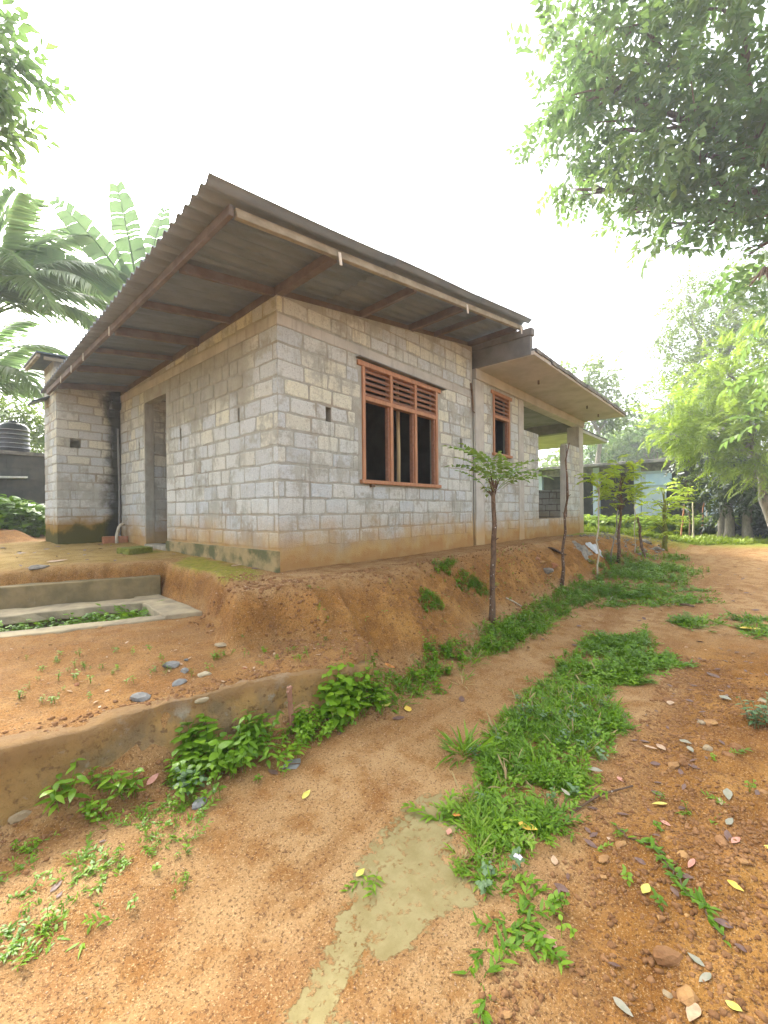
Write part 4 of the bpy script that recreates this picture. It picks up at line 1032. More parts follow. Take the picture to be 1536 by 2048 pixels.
LEAVES = [(-0.959, -3.336, 0.087, 70, 'yellow_leaf', 'orange yellow leaf on the lower grass strip', {'k': 1, 'lift': 0.03}), (-0.98, -3.812, 0.069, 40, 'lime_leaf', 'yellow green leaf standing out below the creeper', {'k': 0}),
 (-0.38, -3.769, 0.075, -10, 'lime_leaf', 'long lime leaf lying over a dark leaf', {'k': 2, 'lift': 0.012}),
 (-0.272, -3.746, 0.063, 80, 'brown_leaf', 'dark leaf tucked behind the long lime leaf', {'k': 1, 'lift': 0.006}),
 (-0.818, -4.076, 0.051, -45, 'yellow_leaf', 'curved yellow leaf at the right of the soil heap', {'k': 0}), (-1.402, -3.601, 0.06, 60, 'pink_leaf', 'dusty pink leaf at the bottom of the grass strip', {'k': 1}),
 (-1.033, -3.483, 0.051, 0, 'tan_leaf', 'pale curled leaf right of the grass strip', {'k': 1}), (-0.557, -4.068, 0.063, -20, 'pink_leaf', 'pinkish brown leaf near the right edge', {'k': 2}),
 (-0.774, -3.937, 0.054, -40, 'pink_leaf', 'salmon leaf beside the round ochre stone', {'k': 0}), (-0.512, -4.171, 0.048, 60, 'yellow_leaf', 'yellow leaf cut by the right edge', {'k': 1}),
 (-1.378, -3.999, 0.068, 0, 'tan_leaf', 'large tan leaf at the bottom edge of the heap', {'k': 1}), (-1.325, -4.088, 0.045, 70, 'lime_leaf', 'pale yellow leaf at the bottom right', {'k': 1}),
 (-1.19, -3.988, 0.053, -75, 'grey_leaf', 'greyish leaf below the creeper end', {'k': 0}), (-1.248, -4.016, 0.051, -60, 'grey_leaf', 'pale green grey leaf low on the heap', {'k': 2}),
 (-1.463, -3.837, 0.06, 20, 'grey_leaf', 'torn grey leaf at the bottom of the soil heap', {'k': 2}), (0.193, -3.636, 0.075, -45, 'tan_leaf', 'pale curled leaf at the top of the soil heap', {'k': 2, 'lift': 0.015}),
 (0.233, -3.688, 0.075, 20, 'tan_leaf', 'pair of pale leaf beside the curled one on the heap top', {'k': 1, 'lift': 0.015}),
 (0.36, -3.797, 0.075, 80, 'grey_leaf', 'grey green leaf cluster on the heap top', {'k': 1, 'lift': 0.02}),
 (0.281, -3.831, 0.075, 30, 'grey_leaf', 'grey green lower leaf of the cluster on the heap top', {'k': 2, 'lift': 0.02}),
 (-0.153, -4.026, 0.068, -60, 'grey_leaf', 'grey green leaf in the right part of the heap', {'k': 1}), (-0.209, -4.0, 0.051, -70, 'tan_leaf', 'small pale leaf beside the right grey green leaf', {'k': 0}),
 (-0.531, -3.815, 0.053, 60, 'pink_leaf', 'shiny pinkish leaf chip below the lime leaf', {'k': 0}), (-0.395, -4.042, 0.06, 30, 'grey_leaf', 'grey leaf under the pinkish brown leaf', {'k': 2}),
 (-0.252, -3.566, 0.045, -10, 'pink_leaf', 'small pink leaf where grass meets the heap', {'k': 1}), (-0.761, -3.633, 0.03, 90, 'tan_leaf', 'tiny white leaf chip on the heap', {'k': 1}),
 (-0.286, -3.447, 0.075, 70, 'grey_leaf', 'silvery leaf at the right side of the grass strip', {'k': 1, 'lift': 0.03}),
 (-0.611, -3.39, 0.06, 40, 'grey_leaf', 'silvery small leaf in the grass strip', {'k': 2, 'lift': 0.04}), (-0.767, -3.453, 0.053, 10, 'brown_leaf', 'brown leaf at the grass edge', {'k': 2}),
 (-1.6, -2.875, 0.054, -35, 'lime_leaf', 'yellow green leaf on the pale mud patch', {'k': 0, 'lift': 0.006}), (-1.452, -2.325, 0.075, 5, 'lime_leaf', 'lime leaf alone on the sandy track', {'k': 2}),
 (-1.067, -3.017, 0.045, 80, 'orange_leaf', 'orange brown leaf at the left of the grass strip', {'k': 1, 'lift': 0.02}),
 (0.222, -2.755, 0.105, 10, 'brown_leaf', 'dark purple leaf by the track before the grass strip', {'k': 1}), (0.228, -2.812, 0.075, -20, 'orange_leaf', 'orange leaf beside the dark purple one', {'k': 0}),
 (-1.177, -3.044, 0.045, 20, 'pink_leaf', 'pink leaf at the mud patch edge', {'k': 1, 'lift': 0.015}), (-1.676, -1.796, 0.105, 15, 'orange_leaf', 'orange brown leaf in front of the near weeds', {'k': 0, 'lift': 0.03}),
 (-1.533, -1.784, 0.075, 60, 'orange_leaf', 'dark orange leaf among the near weeds', {'k': 1, 'lift': 0.03}),
 (-0.008, -1.681, 0.128, -55, 'orange_leaf', 'bright orange leaf hanging on the bank weeds', {'k': 2, 'lift': 0.1}), (-0.331, -2.133, 0.098, 5, 'yellow_leaf', 'light yellow leaf on the track edge', {'k': 1}),
 (-0.44, -2.01, 0.105, -20, 'lime_leaf', 'lime leaf left of the light yellow one', {'k': 2, 'lift': 0.02}), (-0.488, -2.173, 0.09, 60, 'brown_leaf', 'brown curled leaf under the light yellow one', {'k': 1}),
 (-0.823, -1.937, 0.09, 30, 'brown_leaf', 'dark brown leaf by the weeds at the wall end', {'k': 0}), (-0.91, -2.005, 0.075, 80, 'brown_leaf', 'second dark leaf below the one by the wall end', {'k': 2}),
 (0.099, -2.347, 0.105, 15, 'brown_leaf', 'brown leaf pair on the track below the bank', {'k': 2}), (-1.466, -2.034, 0.075, 40, 'brown_leaf', 'blackish leaf in front of the near weeds', {'k': 1}),
 (-2.471, -2.016, 0.053, 25, 'brown_leaf', 'narrow brown leaf on the near track', {'k': 2}), (-2.275, -1.891, 0.03, 60, 'brown_leaf', 'tiny dark leaf among sprigs on the near track', {'k': 0}),
 (-2.471, -2.067, 0.03, -20, 'brown_leaf', 'tiny dark leaf below the narrow brown one', {'k': 1}), (-1.98, -1.668, 0.075, 25, 'pink_leaf', 'pale orange leaf by the near weeds', {'k': 0, 'lift': 0.02}),
 (-1.404, 1.996, 0.195, 8, 'orange_leaf', 'orange leaf on the back rim of the septic pit', {'k': 2, 'lift': 0.06}), (-0.08, 0.774, 0.18, 25, 'tan_leaf', 'pale leaf by the mossy yard at the plinth', {'k': 2}),
 (-0.033, 0.394, 0.18, -5, 'brown_leaf', 'dark leaf below the house corner', {'k': 2}), (-1.528, 2.724, 0.225, 20, 'tan_leaf', 'tan leaf on the yard before the wing', {'k': 2}),
 (3.938, -4.068, 0.24, -50, 'yellow_leaf', 'yellow leaf on the grass at the far right track', {'k': 2, 'lift': 0.03}),
 (1.02, -3.633, 0.09, 10, 'tan_leaf', 'pale leaf on the crest of the soil heap', {'k': 1, 'lift': 0.01}), (1.238, -3.953, 0.09, 20, 'grey_leaf', 'grey leaf on the right crest of the soil heap', {'k': 1, 'lift': 0.02}),
 (1.895, -3.836, 0.135, 5, 'brown_leaf', 'dark leaf lying beyond the soil heap', {'k': 1})]
GRASS = [(-1.303, -3.17), (-1.124, -3.018), (-0.741, -2.923), (-0.515, -2.795), (-0.119, -2.73), (0.365, -2.7), (1.102, -2.688), (1.554, -2.723), (1.302, -2.981), (0.754, -3.33), (0.42, -3.466), (-0.247, -3.463),
 (-0.787, -3.401), (-1.03, -3.4), (-1.325, -3.377), (-1.394, -3.328)]
GRASS_FAR = [(1.323, -2.656), (2.331, -2.641), (3.011, -3.123), (2.128, -3.447), (1.235, -3.319), (1.112, -3.033)]
RIGHT_GRASS = [([(3.73, -3.28), (4.423, -3.538), (4.081, -3.824), (3.537, -3.562)], 260), ([(4.153, -3.92), (4.67, -4.21), (3.398, -4.259), (3.539, -3.984)], 200),
 ([(4.222, -2.315), (6.509, -2.52), (6.406, -3.375), (5.437, -3.58), (4.675, -2.902)], 420)]
BANKWEEDS = [(-0.835, -1.764), (-0.536, -1.828), (0.151, -1.666), (0.7, -1.738), (1.751, -1.612), (3.285, -1.599), (4.944, -1.38), (6.047, -1.574), (4.663, -2.126), (2.892, -2.103), (1.809, -2.149), (0.776, -2.035), (0.15, -2.107),
 (-0.228, -1.975), (-0.69, -1.979)]
FARWEEDS = [(5.111, -1.801), (6.579, -1.568), (8.047, -1.655), (9.995, -2.033), (10.252, -2.752), (7.963, -3.163), (5.737, -2.948), (4.742, -2.405)]
WALLWEEDS = [(-1.919, -1.679), (-1.667, -1.689), (-1.305, -1.767), (-0.944, -1.836), (-0.741, -1.929), (-1.134, -2.062), (-1.254, -2.014), (-1.477, -2.123), (-1.801, -2.117), (-2.002, -1.889)]
TRACKWEEDS = [(-2.571, -1.7), (-2.415, -1.609), (-2.115, -1.673), (-1.815, -1.986), (-1.974, -2.211), (-2.199, -2.391), (-2.338, -2.386), (-2.572, -2.308), (-2.652, -2.123)]
TERRWEEDS = [(-2.295, 0.2), (-1.681, -0.288), (-0.943, -0.937), (-0.574, -1.401), (-0.931, -1.597), (-1.757, -1.021), (-2.387, -0.972)]
SLOPEWEEDS = [[(1.965, -0.774), (2.526, -0.743), (2.149, -0.939), (1.757, -0.958)], [(1.126, -1.214), (1.538, -1.181), (1.388, -1.315), (1.028, -1.32)], [(2.434, -0.966), (3.232, -1.067), (3.086, -1.22), (2.414, -1.175)],
 [(2.216, -0.936), (2.813, -0.954), (2.629, -1.136), (1.975, -1.126)]]
HEAPWEEDS = [(-1.53, -3.478), (-0.851, -3.618), (-0.147, -3.692), (0.626, -4.15), (-0.518, -4.163), (-1.476, -3.779)]
LAWN = [(11.8, -1.2), (12.6, 1.0), (19.5, 8), (19.5, -3.5), (17.0, -5.5), (14.0, -2.6)]
UNDER = [(17.5, -3.6), (20, -3.2), (22, -4.0), (21, -8.5), (15.5, -7.0)]
UNDER2 = [(16.8, 2.6), (19.4, 3.6), (19.5, -3.2), (17.8, -3.4), (17.2, -0.6)]
LEFTSHRUB = [(-1.463, 8.171), (-0.759, 7.674), (-0.397, 9.685), (-2.552, 12.133), (-2.607, 9.471)]
PITWEEDS = [(-1.155, 0.671), (-4.116, 1.742), (-3.946, 2.212), (-0.978, 1.16)]
FERN = (-1.196, 1.058)
PLANTS = [('weed', 'broad leafed weed clump against the retaining wall, the biggest one', -1.691, -1.676, 'BIGW', 13, 0.13, 0.75, 1.15, 'weed_leaf', 1),
 ('weed', 'lance leafed weed clump right of the biggest wall weed', -1.429, -1.764, 'LANCE', 18, 0.12, 0.8, 1.2, 'weed_leaf', 2),
 ('weed', 'tall bushy weed growing at the end of the retaining wall', -0.776, -1.86, 'BIGW', 22, 0.11, 0.8, 1.25, 'weed_leaf', 3),
 ('weed', 'bushy weed right of the one at the wall end', -0.578, -1.947, 'BX', 18, 0.14, 0.7, 1.1, 'weed_leaf', 4),
 ('weed', 'lance leafed seedling at the left on the near track', -2.348, -1.569, 'LANCE', 3, 0.04, 0.8, 1.1, 'weed_leaf', 5),
 ('weed', 'four leafed seedling between the near weeds and the left edge', -2.081, -1.698, 'LANCE', 3, 0.03, 0.9, 1.2, 'weed_leaf', 6),
 ('weed', 'leafy low seedling cluster on the near track', -2.272, -1.684, 'BS', 6, 0.06, 0.8, 1.2, 'weed_leaf', 7),
 ('weed', 'upright seedling left of the near weeds', -2.221, -1.611, 'BW', 3, 0.03, 0.7, 1.0, 'weed_leaf', 8),
 ('weed', 'broad leafed weed low in front of the biggest wall weed', -1.801, -1.754, 'BW', 14, 0.12, 0.7, 1.1, 'weed_leaf', 31),
 ('weed', 'dense weed between the two biggest wall weeds', -1.628, -1.85, 'BX', 12, 0.12, 0.5, 0.8, 'weed_leaf', 32),
 ('weed', 'weed beside the split wooden stake', -1.055, -1.811, 'BW', 8, 0.1, 0.5, 0.9, 'weed_leaf', 33),
 ('weed', 'small lance leafed weed at the right end of the wall weeds', -1.366, -1.966, 'LANCE', 6, 0.08, 0.6, 0.9, 'weed_leaf', 34),
 ('weed', 'grey green soft weed at the foot of the near weeds', -1.867, -1.81, 'BW', 5, 0.06, 0.6, 0.9, 'blue_weed', 9),
 ('grass_tuft', 'tall wispy grass tuft standing alone at the track edge', -0.552, -2.746, 'TL', 9, 0.05, 1.0, 1.7, 'grass_blade', 10),
 ('grass_tuft', 'grass tuft at the very left edge of the near track', -2.605, -2.176, 'RN', 6, 0.05, 0.4, 0.65, 'weed_leaf', 11),
 ('grass_tuft', 'small sprig on the near track below the others', -2.566, -2.315, 'RN', 2, 0.02, 0.4, 0.6, 'weed_leaf', 12),
 ('weed', 'creeping sprig crossing the pale mud patch', -1.14, -2.941, 'RN', 4, 0.05, 0.9, 1.2, 'weed_leaf', 13),
 ('weed', 'small sprig in the middle of the mud patch', -1.551, -2.91, 'RN', 2, 0.015, 0.6, 0.9, 'weed_leaf', 14),
 ('weed', 'broad sprig at the bottom end of the grass strip', -1.529, -3.449, 'RN', 5, 0.04, 0.8, 1.1, 'weed_leaf', 15),
 ('weed', 'single sprig with a bent leaf lowest in the centre', -1.673, -3.489, 'RN', 2, 0.02, 0.7, 1.0, 'weed_leaf', 16),
 ('weed', 'sprig on the red soil right of the grass strip', -1.253, -3.575, 'BS', 3, 0.02, 0.7, 1.0, 'weed_leaf', 17),
 ('weed', 'sprigs at the lower right of the grass strip', -1.389, -3.478, 'RN', 5, 0.04, 0.8, 1.1, 'weed_leaf', 18),
 ('weed', 'leafy weed at the right edge of the soil heap', 0.791, -4.163, 'BW', 6, 0.06, 0.7, 1.1, 'blue_weed', 19),
 ('weed', 'small weed clump on the terrace near the wall top', -1.241, -0.998, 'BS', 5, 0.06, 0.7, 1.0, 'weed_leaf', 20),
 ('weed', 'seedling on the terrace above the wall', -2.279, -0.951, 'BS', 2, 0.02, 0.6, 0.8, 'weed_leaf', 21),
 ('weed', 'second seedling right on the terrace above the wall', -2.403, -0.766, 'BS', 2, 0.02, 0.6, 0.8, 'weed_leaf', 22)]
CREEP = [(-0.65, -3.621), (-0.717, -3.698), (-0.705, -3.784), (-0.826, -3.865), (-0.919, -3.925), (-0.953, -3.981), (-1.038, -4.03), (-1.082, -4.059)]
FLOWER = (-1.173, -3.382)
HAZE = 0.0026

# ------------------------------------------------------------------ foliage tools (numpy)
NR = np.random.default_rng(11)
def leaf_quad(base, d, n, L, W, droop=0.0):
    """4-vertex folded leaf"""
    s = np.cross(d, n); s /= np.linalg.norm(s) + 1e-9
    m = base + d * L * .45 + n * W * .18
    return [base, m + s * W / 2, base + d * L - n * L * droop, m - s * W / 2]
def unit(v):
    v = np.asarray(v, float); return v / (np.linalg.norm(v) + 1e-9)
class LT:
    """a template of leaves: verts and triangles, leaf index for colour"""
    def __init__(s): s.v = []; s.t = []; s.i = []; s.k = 0
    def leaf4(s, *a):
        q = leaf_quad(*a); b = len(s.v); s.v += q; s.t += [(b, b + 1, b + 2), (b, b + 2, b + 3)]; s.i += [s.k] * 4; s.k += 1
    def blade(s, base, d, n, L, W, droop, segs=3, fat=.4):
        d = unit(d); n = unit(n); sd_ = unit(np.cross(d, n)); b = len(s.v)
        s.v.append(np.array(base, float)); s.i.append(s.k)
        for q in range(1, segs):
            f = q / segs
            w = W / 2 * math.sin(math.pi * min(1, (f ** fat) * .98 + .02)) if fat != 1 else W / 2 * math.sin(math.pi * f)
            c = base + d * L * f - n * L * droop * f * f
            s.v += [c + sd_ * w, c - sd_ * w]; s.i += [s.k] * 2
        s.v.append(base + d * L * .98 - n * L * droop); s.i.append(s.k)
        s.t.append((b, b + 2, b + 1))
        for q in range(segs - 2):
            a = b + 1 + 2 * q
            s.t += [(a, a + 1, a + 3), (a, a + 3, a + 2)]
        a = b + 1 + 2 * (segs - 2)
        s.t.append((a, a + 1, a + 2)); s.k += 1
    def stem(s, p, q, w):
        """a thin three-sided stem"""
        p = np.asarray(p, float); q = np.asarray(q, float); d = unit(q - p)
        a = unit(np.cross(d, (0.3, 0.5, 0.81))); c = np.cross(d, a); b = len(s.v)
        for e in (p, q):
            for k in range(3):
                s.v.append(e + (a * math.cos(2.094 * k) + c * math.sin(2.094 * k)) * w)
        s.i += [s.k] * 6; s.k += 1
        for k in range(3):
            k2 = (k + 1) % 3
            s.t += [(b + k, b + k2, b + 3 + k2), (b + k, b + 3 + k2, b + 3 + k)]
    def arr(s):
        return np.array(s.v, float), np.array(s.t, int), np.array(s.i, int), s.k

def rot_from(dirs, ups):
    x = dirs / (np.linalg.norm(dirs, axis=1, keepdims=True) + 1e-9)
    y = np.cross(ups, x); y /= np.linalg.norm(y, axis=1, keepdims=True) + 1e-9
    z = np.cross(x, y)
    return np.stack([x, y, z], -1)
def scatter(name, temps, P, R, S, mat, parent=None, kind='stuff', rnd_base=None):
    """many copies of leaf templates joined in one mesh; P (N,3) R (N,3,3) S (N,)"""
    which = NR.integers(0, len(temps), len(P))
    VV, TT, RR = [], [], []; off = 0
    for k, tp in enumerate(temps):
        sel = np.where(which == k)[0]
        if not len(sel): continue
        v, tr, li, nl = tp
        W = np.einsum('nij,vj->nvi', R[sel], v) * S[sel][:, None, None] + P[sel][:, None, :]
        r = NR.random((len(sel), nl))
        if rnd_base is not None: r = np.clip(rnd_base[sel][:, None] + (r - .5) * .45, 0, 1)
        VV.append(W.reshape(-1, 3)); RR.append(r[:, li].reshape(-1))
        TT.append((tr[None] + (np.arange(len(sel)) * len(v))[:, None, None]).reshape(-1, 3) + off)
        off += len(sel) * len(v)
    me = np_mesh(name, np.concatenate(VV), np.concatenate(TT), MAT[mat], np.concatenate(RR))
    return obj(name, me, parent, kind=kind)

def twig(n, L, leafL, leafW, hang=.35, seed=0):
    g = np.random.default_rng(seed); T = LT()
    for k in range(n):
        f = (k + .6) / n; p = np.array([L * f, 0, -.12 * L * f * f])
        a = (1 if k % 2 else -1) * g.uniform(.6, 1.25)
        d = unit([math.cos(a), math.sin(a), g.uniform(-hang - .3, .15)])
        nrm = unit([g.uniform(-.4, .4), g.uniform(-.4, .4), 1])
        T.leaf4(p, d, nrm, leafL * g.uniform(.7, 1.2), leafW * g.uniform(.75, 1.2), g.uniform(0, .3))
    d = unit([1, 0, -.4]); T.leaf4(np.array([L, 0, -.12 * L]), d, np.array([0.3, .1, 1]), leafL, leafW, .2)
    T.stem((0, 0, 0), (L * .98, 0, -.11 * L), .0028)
    return T.arr()
def pinnate(pairs, L, leafL, leafW, droop=.35, seed=0, rise=.25, stemw=.004):
    """a feather leaf along +x"""
    g = np.random.default_rng(seed); T = LT(); prev = np.zeros(3)
    pt = lambda f: np.array([L * f, .04 * L * math.sin(f * 3 + seed), L * (rise * f - droop * f * f)])
    for k in range(pairs):
        f = .22 + .78 * (k + .5) / pairs
        p = pt(f); tang = unit(pt(f + .02) - pt(f - .02))
        s_ = math.sin(math.pi * min(.93, .25 + .7 * (k + .5) / pairs))
        for sg in (-1, 1):
            side = np.array([0, sg, 0])
            d = unit(tang * .45 + side * 1.0 + np.array([0, 0, g.uniform(-.45, .05)]))
            T.leaf4(p, d, unit([g.uniform(-.2, .2), g.uniform(-.2, .2), 1]), leafL * s_ * g.uniform(.85, 1.15), leafW * g.uniform(.85, 1.1), g.uniform(0, .2))
    T.leaf4(pt(1.0), unit(pt(1) - pt(.95)), np.array([0, 0, 1.0]), leafL * .9, leafW, .1)
    for q in range(5): T.stem(pt(q / 5), pt((q + 1) / 5), stemw * (1.1 - q / 6))
    return T.arr()
def crown(name, blobs, per, temps, mat, parent, size=(.8, 1.25), out=.7, down=.3, flat=.8, shell=.45):
    """leafy crown: blobs (x,y,z,r); per = sprays per square metre of blob; bigger blobs get more"""
    P, D, B = [], [], []
    for (x, y, z, r) in blobs:
        n = max(6, int(per * r * r * NR.uniform(.8, 1.2)))
        d = NR.normal(size=(n, 3)); d /= np.linalg.norm(d, axis=1, keepdims=True)
        q = r * NR.random(n) ** shell
        # uneven outline
        q *= 1 + .35 * (NR.random(n) - .5)
        p = d * q[:, None]; p[:, 2] *= flat
        P.append(p + np.array([x, y, z])); D.append(d * out + NR.normal(size=(n, 3)) * .45 + np.array([0, 0, -down]))
        B.append(np.full(n, NR.uniform(.15, .85)))
    P = np.concatenate(P); D = np.concatenate(D); B = np.concatenate(B)
    U = np.tile(np.array([0, 0, 1.0]), (len(P), 1)) + NR.normal(size=(len(P), 3)) * .35
    return scatter(name, temps, P, rot_from(D, U), NR.uniform(*size, len(P)), mat, parent, 'stuff', B)
def limbs(mb, root, blobs, r0, seed=0, sub=True):
    rg = random.Random(seed); root = Vector(root)
    for (x, y, z, r) in blobs:
        e = Vector((x, y, z)); m = root.lerp(e, .5) + Vector((rg.uniform(-.2, .2), rg.uniform(-.2, .2), rg.uniform(.05, .35))) * (e - root).length * .35
        pts = [root.lerp(m, k / 3) for k in range(3)] + [m.lerp(e, k / 4) + Vector((rg.uniform(-1, 1), rg.uniform(-1, 1), rg.uniform(-1, 1))) * .04 * (e - root).length for k in range(5)]
        n_ = len(pts)
        mb.tube(pts, [r0 * (1 - .88 * k / (n_ - 1)) for k in range(n_)], 6)
        if sub:
            for q in range(4):
                s0 = pts[n_ - 2 - q % 3]; t_ = Vector((x, y, z)) + Vector((rg.uniform(-1, 1), rg.uniform(-1, 1), rg.uniform(-.8, .8))) * r * .85
                mb.tube([s0, s0.lerp(t_, .5) + Vector((0, 0, .06 * r)), t_], [r0 * .22, r0 * .14, r0 * .05], 5)

def tree(name, label, base, trunk_top, r0, blobs, per, temps, mat, bark, seed, group=None, size=(.8, 1.25), limb_blobs=None, **kw):
    b = Vector(base)
    root = empty(name, b, label, 'tree', group)
    inv = lambda p: (p[0] - b.x, p[1] - b.y, p[2] - b.z) + tuple(p[3:])
    mb = MB(); rg = random.Random(seed); tt = Vector(inv(trunk_top))
    pts = [Vector((0, 0, -.3)) + (tt + Vector((0, 0, .3))) * (k / 6) + Vector((rg.uniform(-1, 1), rg.uniform(-1, 1), 0)) * r0 * .5 * (0 < k < 6) for k in range(7)]
    mb.tube(pts, [r0 * (1.25 if k == 0 else 1 - .09 * k) for k in range(7)], 9, rough=.08, seed=seed)
    mb.build('trunk', MAT[bark], root, smooth=True)
    mb = MB(); lb = [inv(q) for q in (limb_blobs if limb_blobs is not None else blobs[::2])]
    limbs(mb, tt - Vector((0, 0, .1)), lb, r0 * .38, seed)
    mb.build('branches', MAT[bark], root, smooth=True)
    crown('crown', [inv(q) for q in blobs], per, temps, mat, root, size, **kw)
    return root

BIG = [twig(9, .44, .185, .085, seed=k) for k in range(5)]
MID = [twig(8, .55, .20, .085, seed=20 + k) for k in range(4)]
FAR = [twig(7, .9, .42, .20, seed=30 + k) for k in range(4)]
FEATHER = [pinnate(10, .66, .19, .045, .28, seed=40 + k, rise=.1) for k in range(4)]

# ------------------------------------------------------------------ trees
tree('big_tree', 'large dense green tree leaning in from the upper right corner', (7.6, -7.4, -.8), NEARTOP, .32, NEAR, 56, BIG, 'tree_leaf', 'bark', 1, size=(.8, 1.3), limb_blobs=NEAR[::3])
tree('overhanging_tree', 'tree reaching in at the upper left corner with drooping leaf sprays', (-7.0, 1.2, -.5), (-6.6, 1.4, 5.0), .22, LEFTTOP, 150, BIG, 'tree_leaf', 'bark', 2, size=(.9, 1.5))
tree('pale_tree', 'pale hazy tree behind the bright feathery tree at right', PALE_BASE, PALE_TOP, .25, PALE, 34, MID, 'hazy_leaf', 'grey_bark', 3)
tree('feathery_tree', 'bright light green feathery tree over the far building', FEATH_BASE, FEATH_TOP, .16, FEATH, 80, FEATHER, 'feather_leaf', 'grey_bark', 4, size=(.7, 1.15), flat=.62, down=.05, out=.9)
tree('distant_tree', 'distant rounded tree rising above the flat concrete roof', DIST_BASE, DIST_TOP, .3, DIST, 16, FAR, 'hazy_leaf', 'grey_bark', 5)
for k, (b_, blobs_, lab) in enumerate(BACKTREES):
    tree('background_tree', lab, b_, (b_[0], b_[1], b_[2] + 3.5), .22, blobs_, 15, FAR, 'hazy_leaf' if k % 2 == 0 else 'tree_leaf', 'grey_bark', 50 + k, group='trees behind the far building')
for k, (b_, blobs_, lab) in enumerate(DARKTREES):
    tree('shade_tree', lab, b_, (b_[0], b_[1], b_[2] + 3.0), .17, blobs_, 40, MID, 'shaded_leaf', 'grey_bark', 70 + k, group='dark trees at the right edge')
# a far wood closing the horizon
W_ = []
g = np.random.default_rng(5)
for k in range(150):
    a = g.uniform(0, 2 * math.pi); d = g.uniform(48, 75)
    x, y = CAM.x + d * math.cos(a), CAM.y + d * math.sin(a)
    W_.append((x, y, gz(x, y) + g.uniform(.5, 3.2), g.uniform(3.0, 5.0)))
crown('far_wood', W_, 9, [twig(7, 1.7, .95, .5, seed=60 + k) for k in range(3)], 'hazy_leaf', None)['label'] = 'far wood of mixed green trees closing the horizon'

# coconut palm: trunk and drooping fronds
def frond(L, droop, seed, n=64, leaf=.66):
    g = np.random.default_rng(seed); T = LT()
    pt = lambda f: np.array([L * (f - .22 * droop * f ** 3), .06 * L * math.sin(f * 2 + seed) * f, L * (.55 * f - droop * f * f)])
    for k in range(n):
        f = .16 + .84 * k / n
        p = pt(f); tang = unit(pt(f + .01) - pt(f - .01))
        s_ = .45 + .75 * math.sin(math.pi * min(.96, .15 + .8 * f))
        for sg in (-1, 1):
            d = unit(tang * .75 + np.array([0, sg, 0]) * .85 + np.array([0, 0, -.35]))
            T.blade(p, d, np.array([0, 0, 1.0]) + g.normal(size=3) * .15, leaf * s_ * g.uniform(.85, 1.1), .050, g.uniform(.25, .6), 4, .5)
    for q in range(8): T.stem(pt(q / 8), pt((q + 1) / 8), .026 * (1.08 - q / 8))
    return T.arr()
def palm(base, top, fronds, label, seed):
    b = Vector(base); root = empty('coconut_palm', b, label, 'palm tree')
    mb = MB(); tt = Vector(top) - b
    mb.tube([Vector((0, 0, -.2)), tt * .3 + Vector((.08, .05, 0)), tt * .7 + Vector((.05, -.05, 0)), tt], [.17, .13, .12, .13], 10, rough=.06)
    mb.build('trunk', MAT['grey_bark'], root, smooth=True)
    for k, (az, tilt, L, droop) in enumerate(fronds):
        v, tr, li, nl = frond(L, droop, seed + k)
        ca_, sa_ = math.cos(rad(az)), math.sin(rad(az)); ct, st_ = math.cos(rad(tilt)), math.sin(rad(tilt))
        R = np.array([[ca_, -sa_, 0], [sa_, ca_, 0], [0, 0, 1]]) @ np.array([[ct, 0, -st_], [0, 1, 0], [st_, 0, ct]])
        m = np_mesh('frond', v @ R.T + np.array(tt), tr, MAT['palm_leaf'], NR.random(nl)[li] * .8 + .1)
        obj('frond', m, root)
palm(PALM[0], PALM[1], PALMF, 'coconut palm with drooping fronds left of the house', 100)
palm(PALM2[0], PALM2[1], PALMF2, 'low coconut palm with fronds hanging behind the block wing', 140)

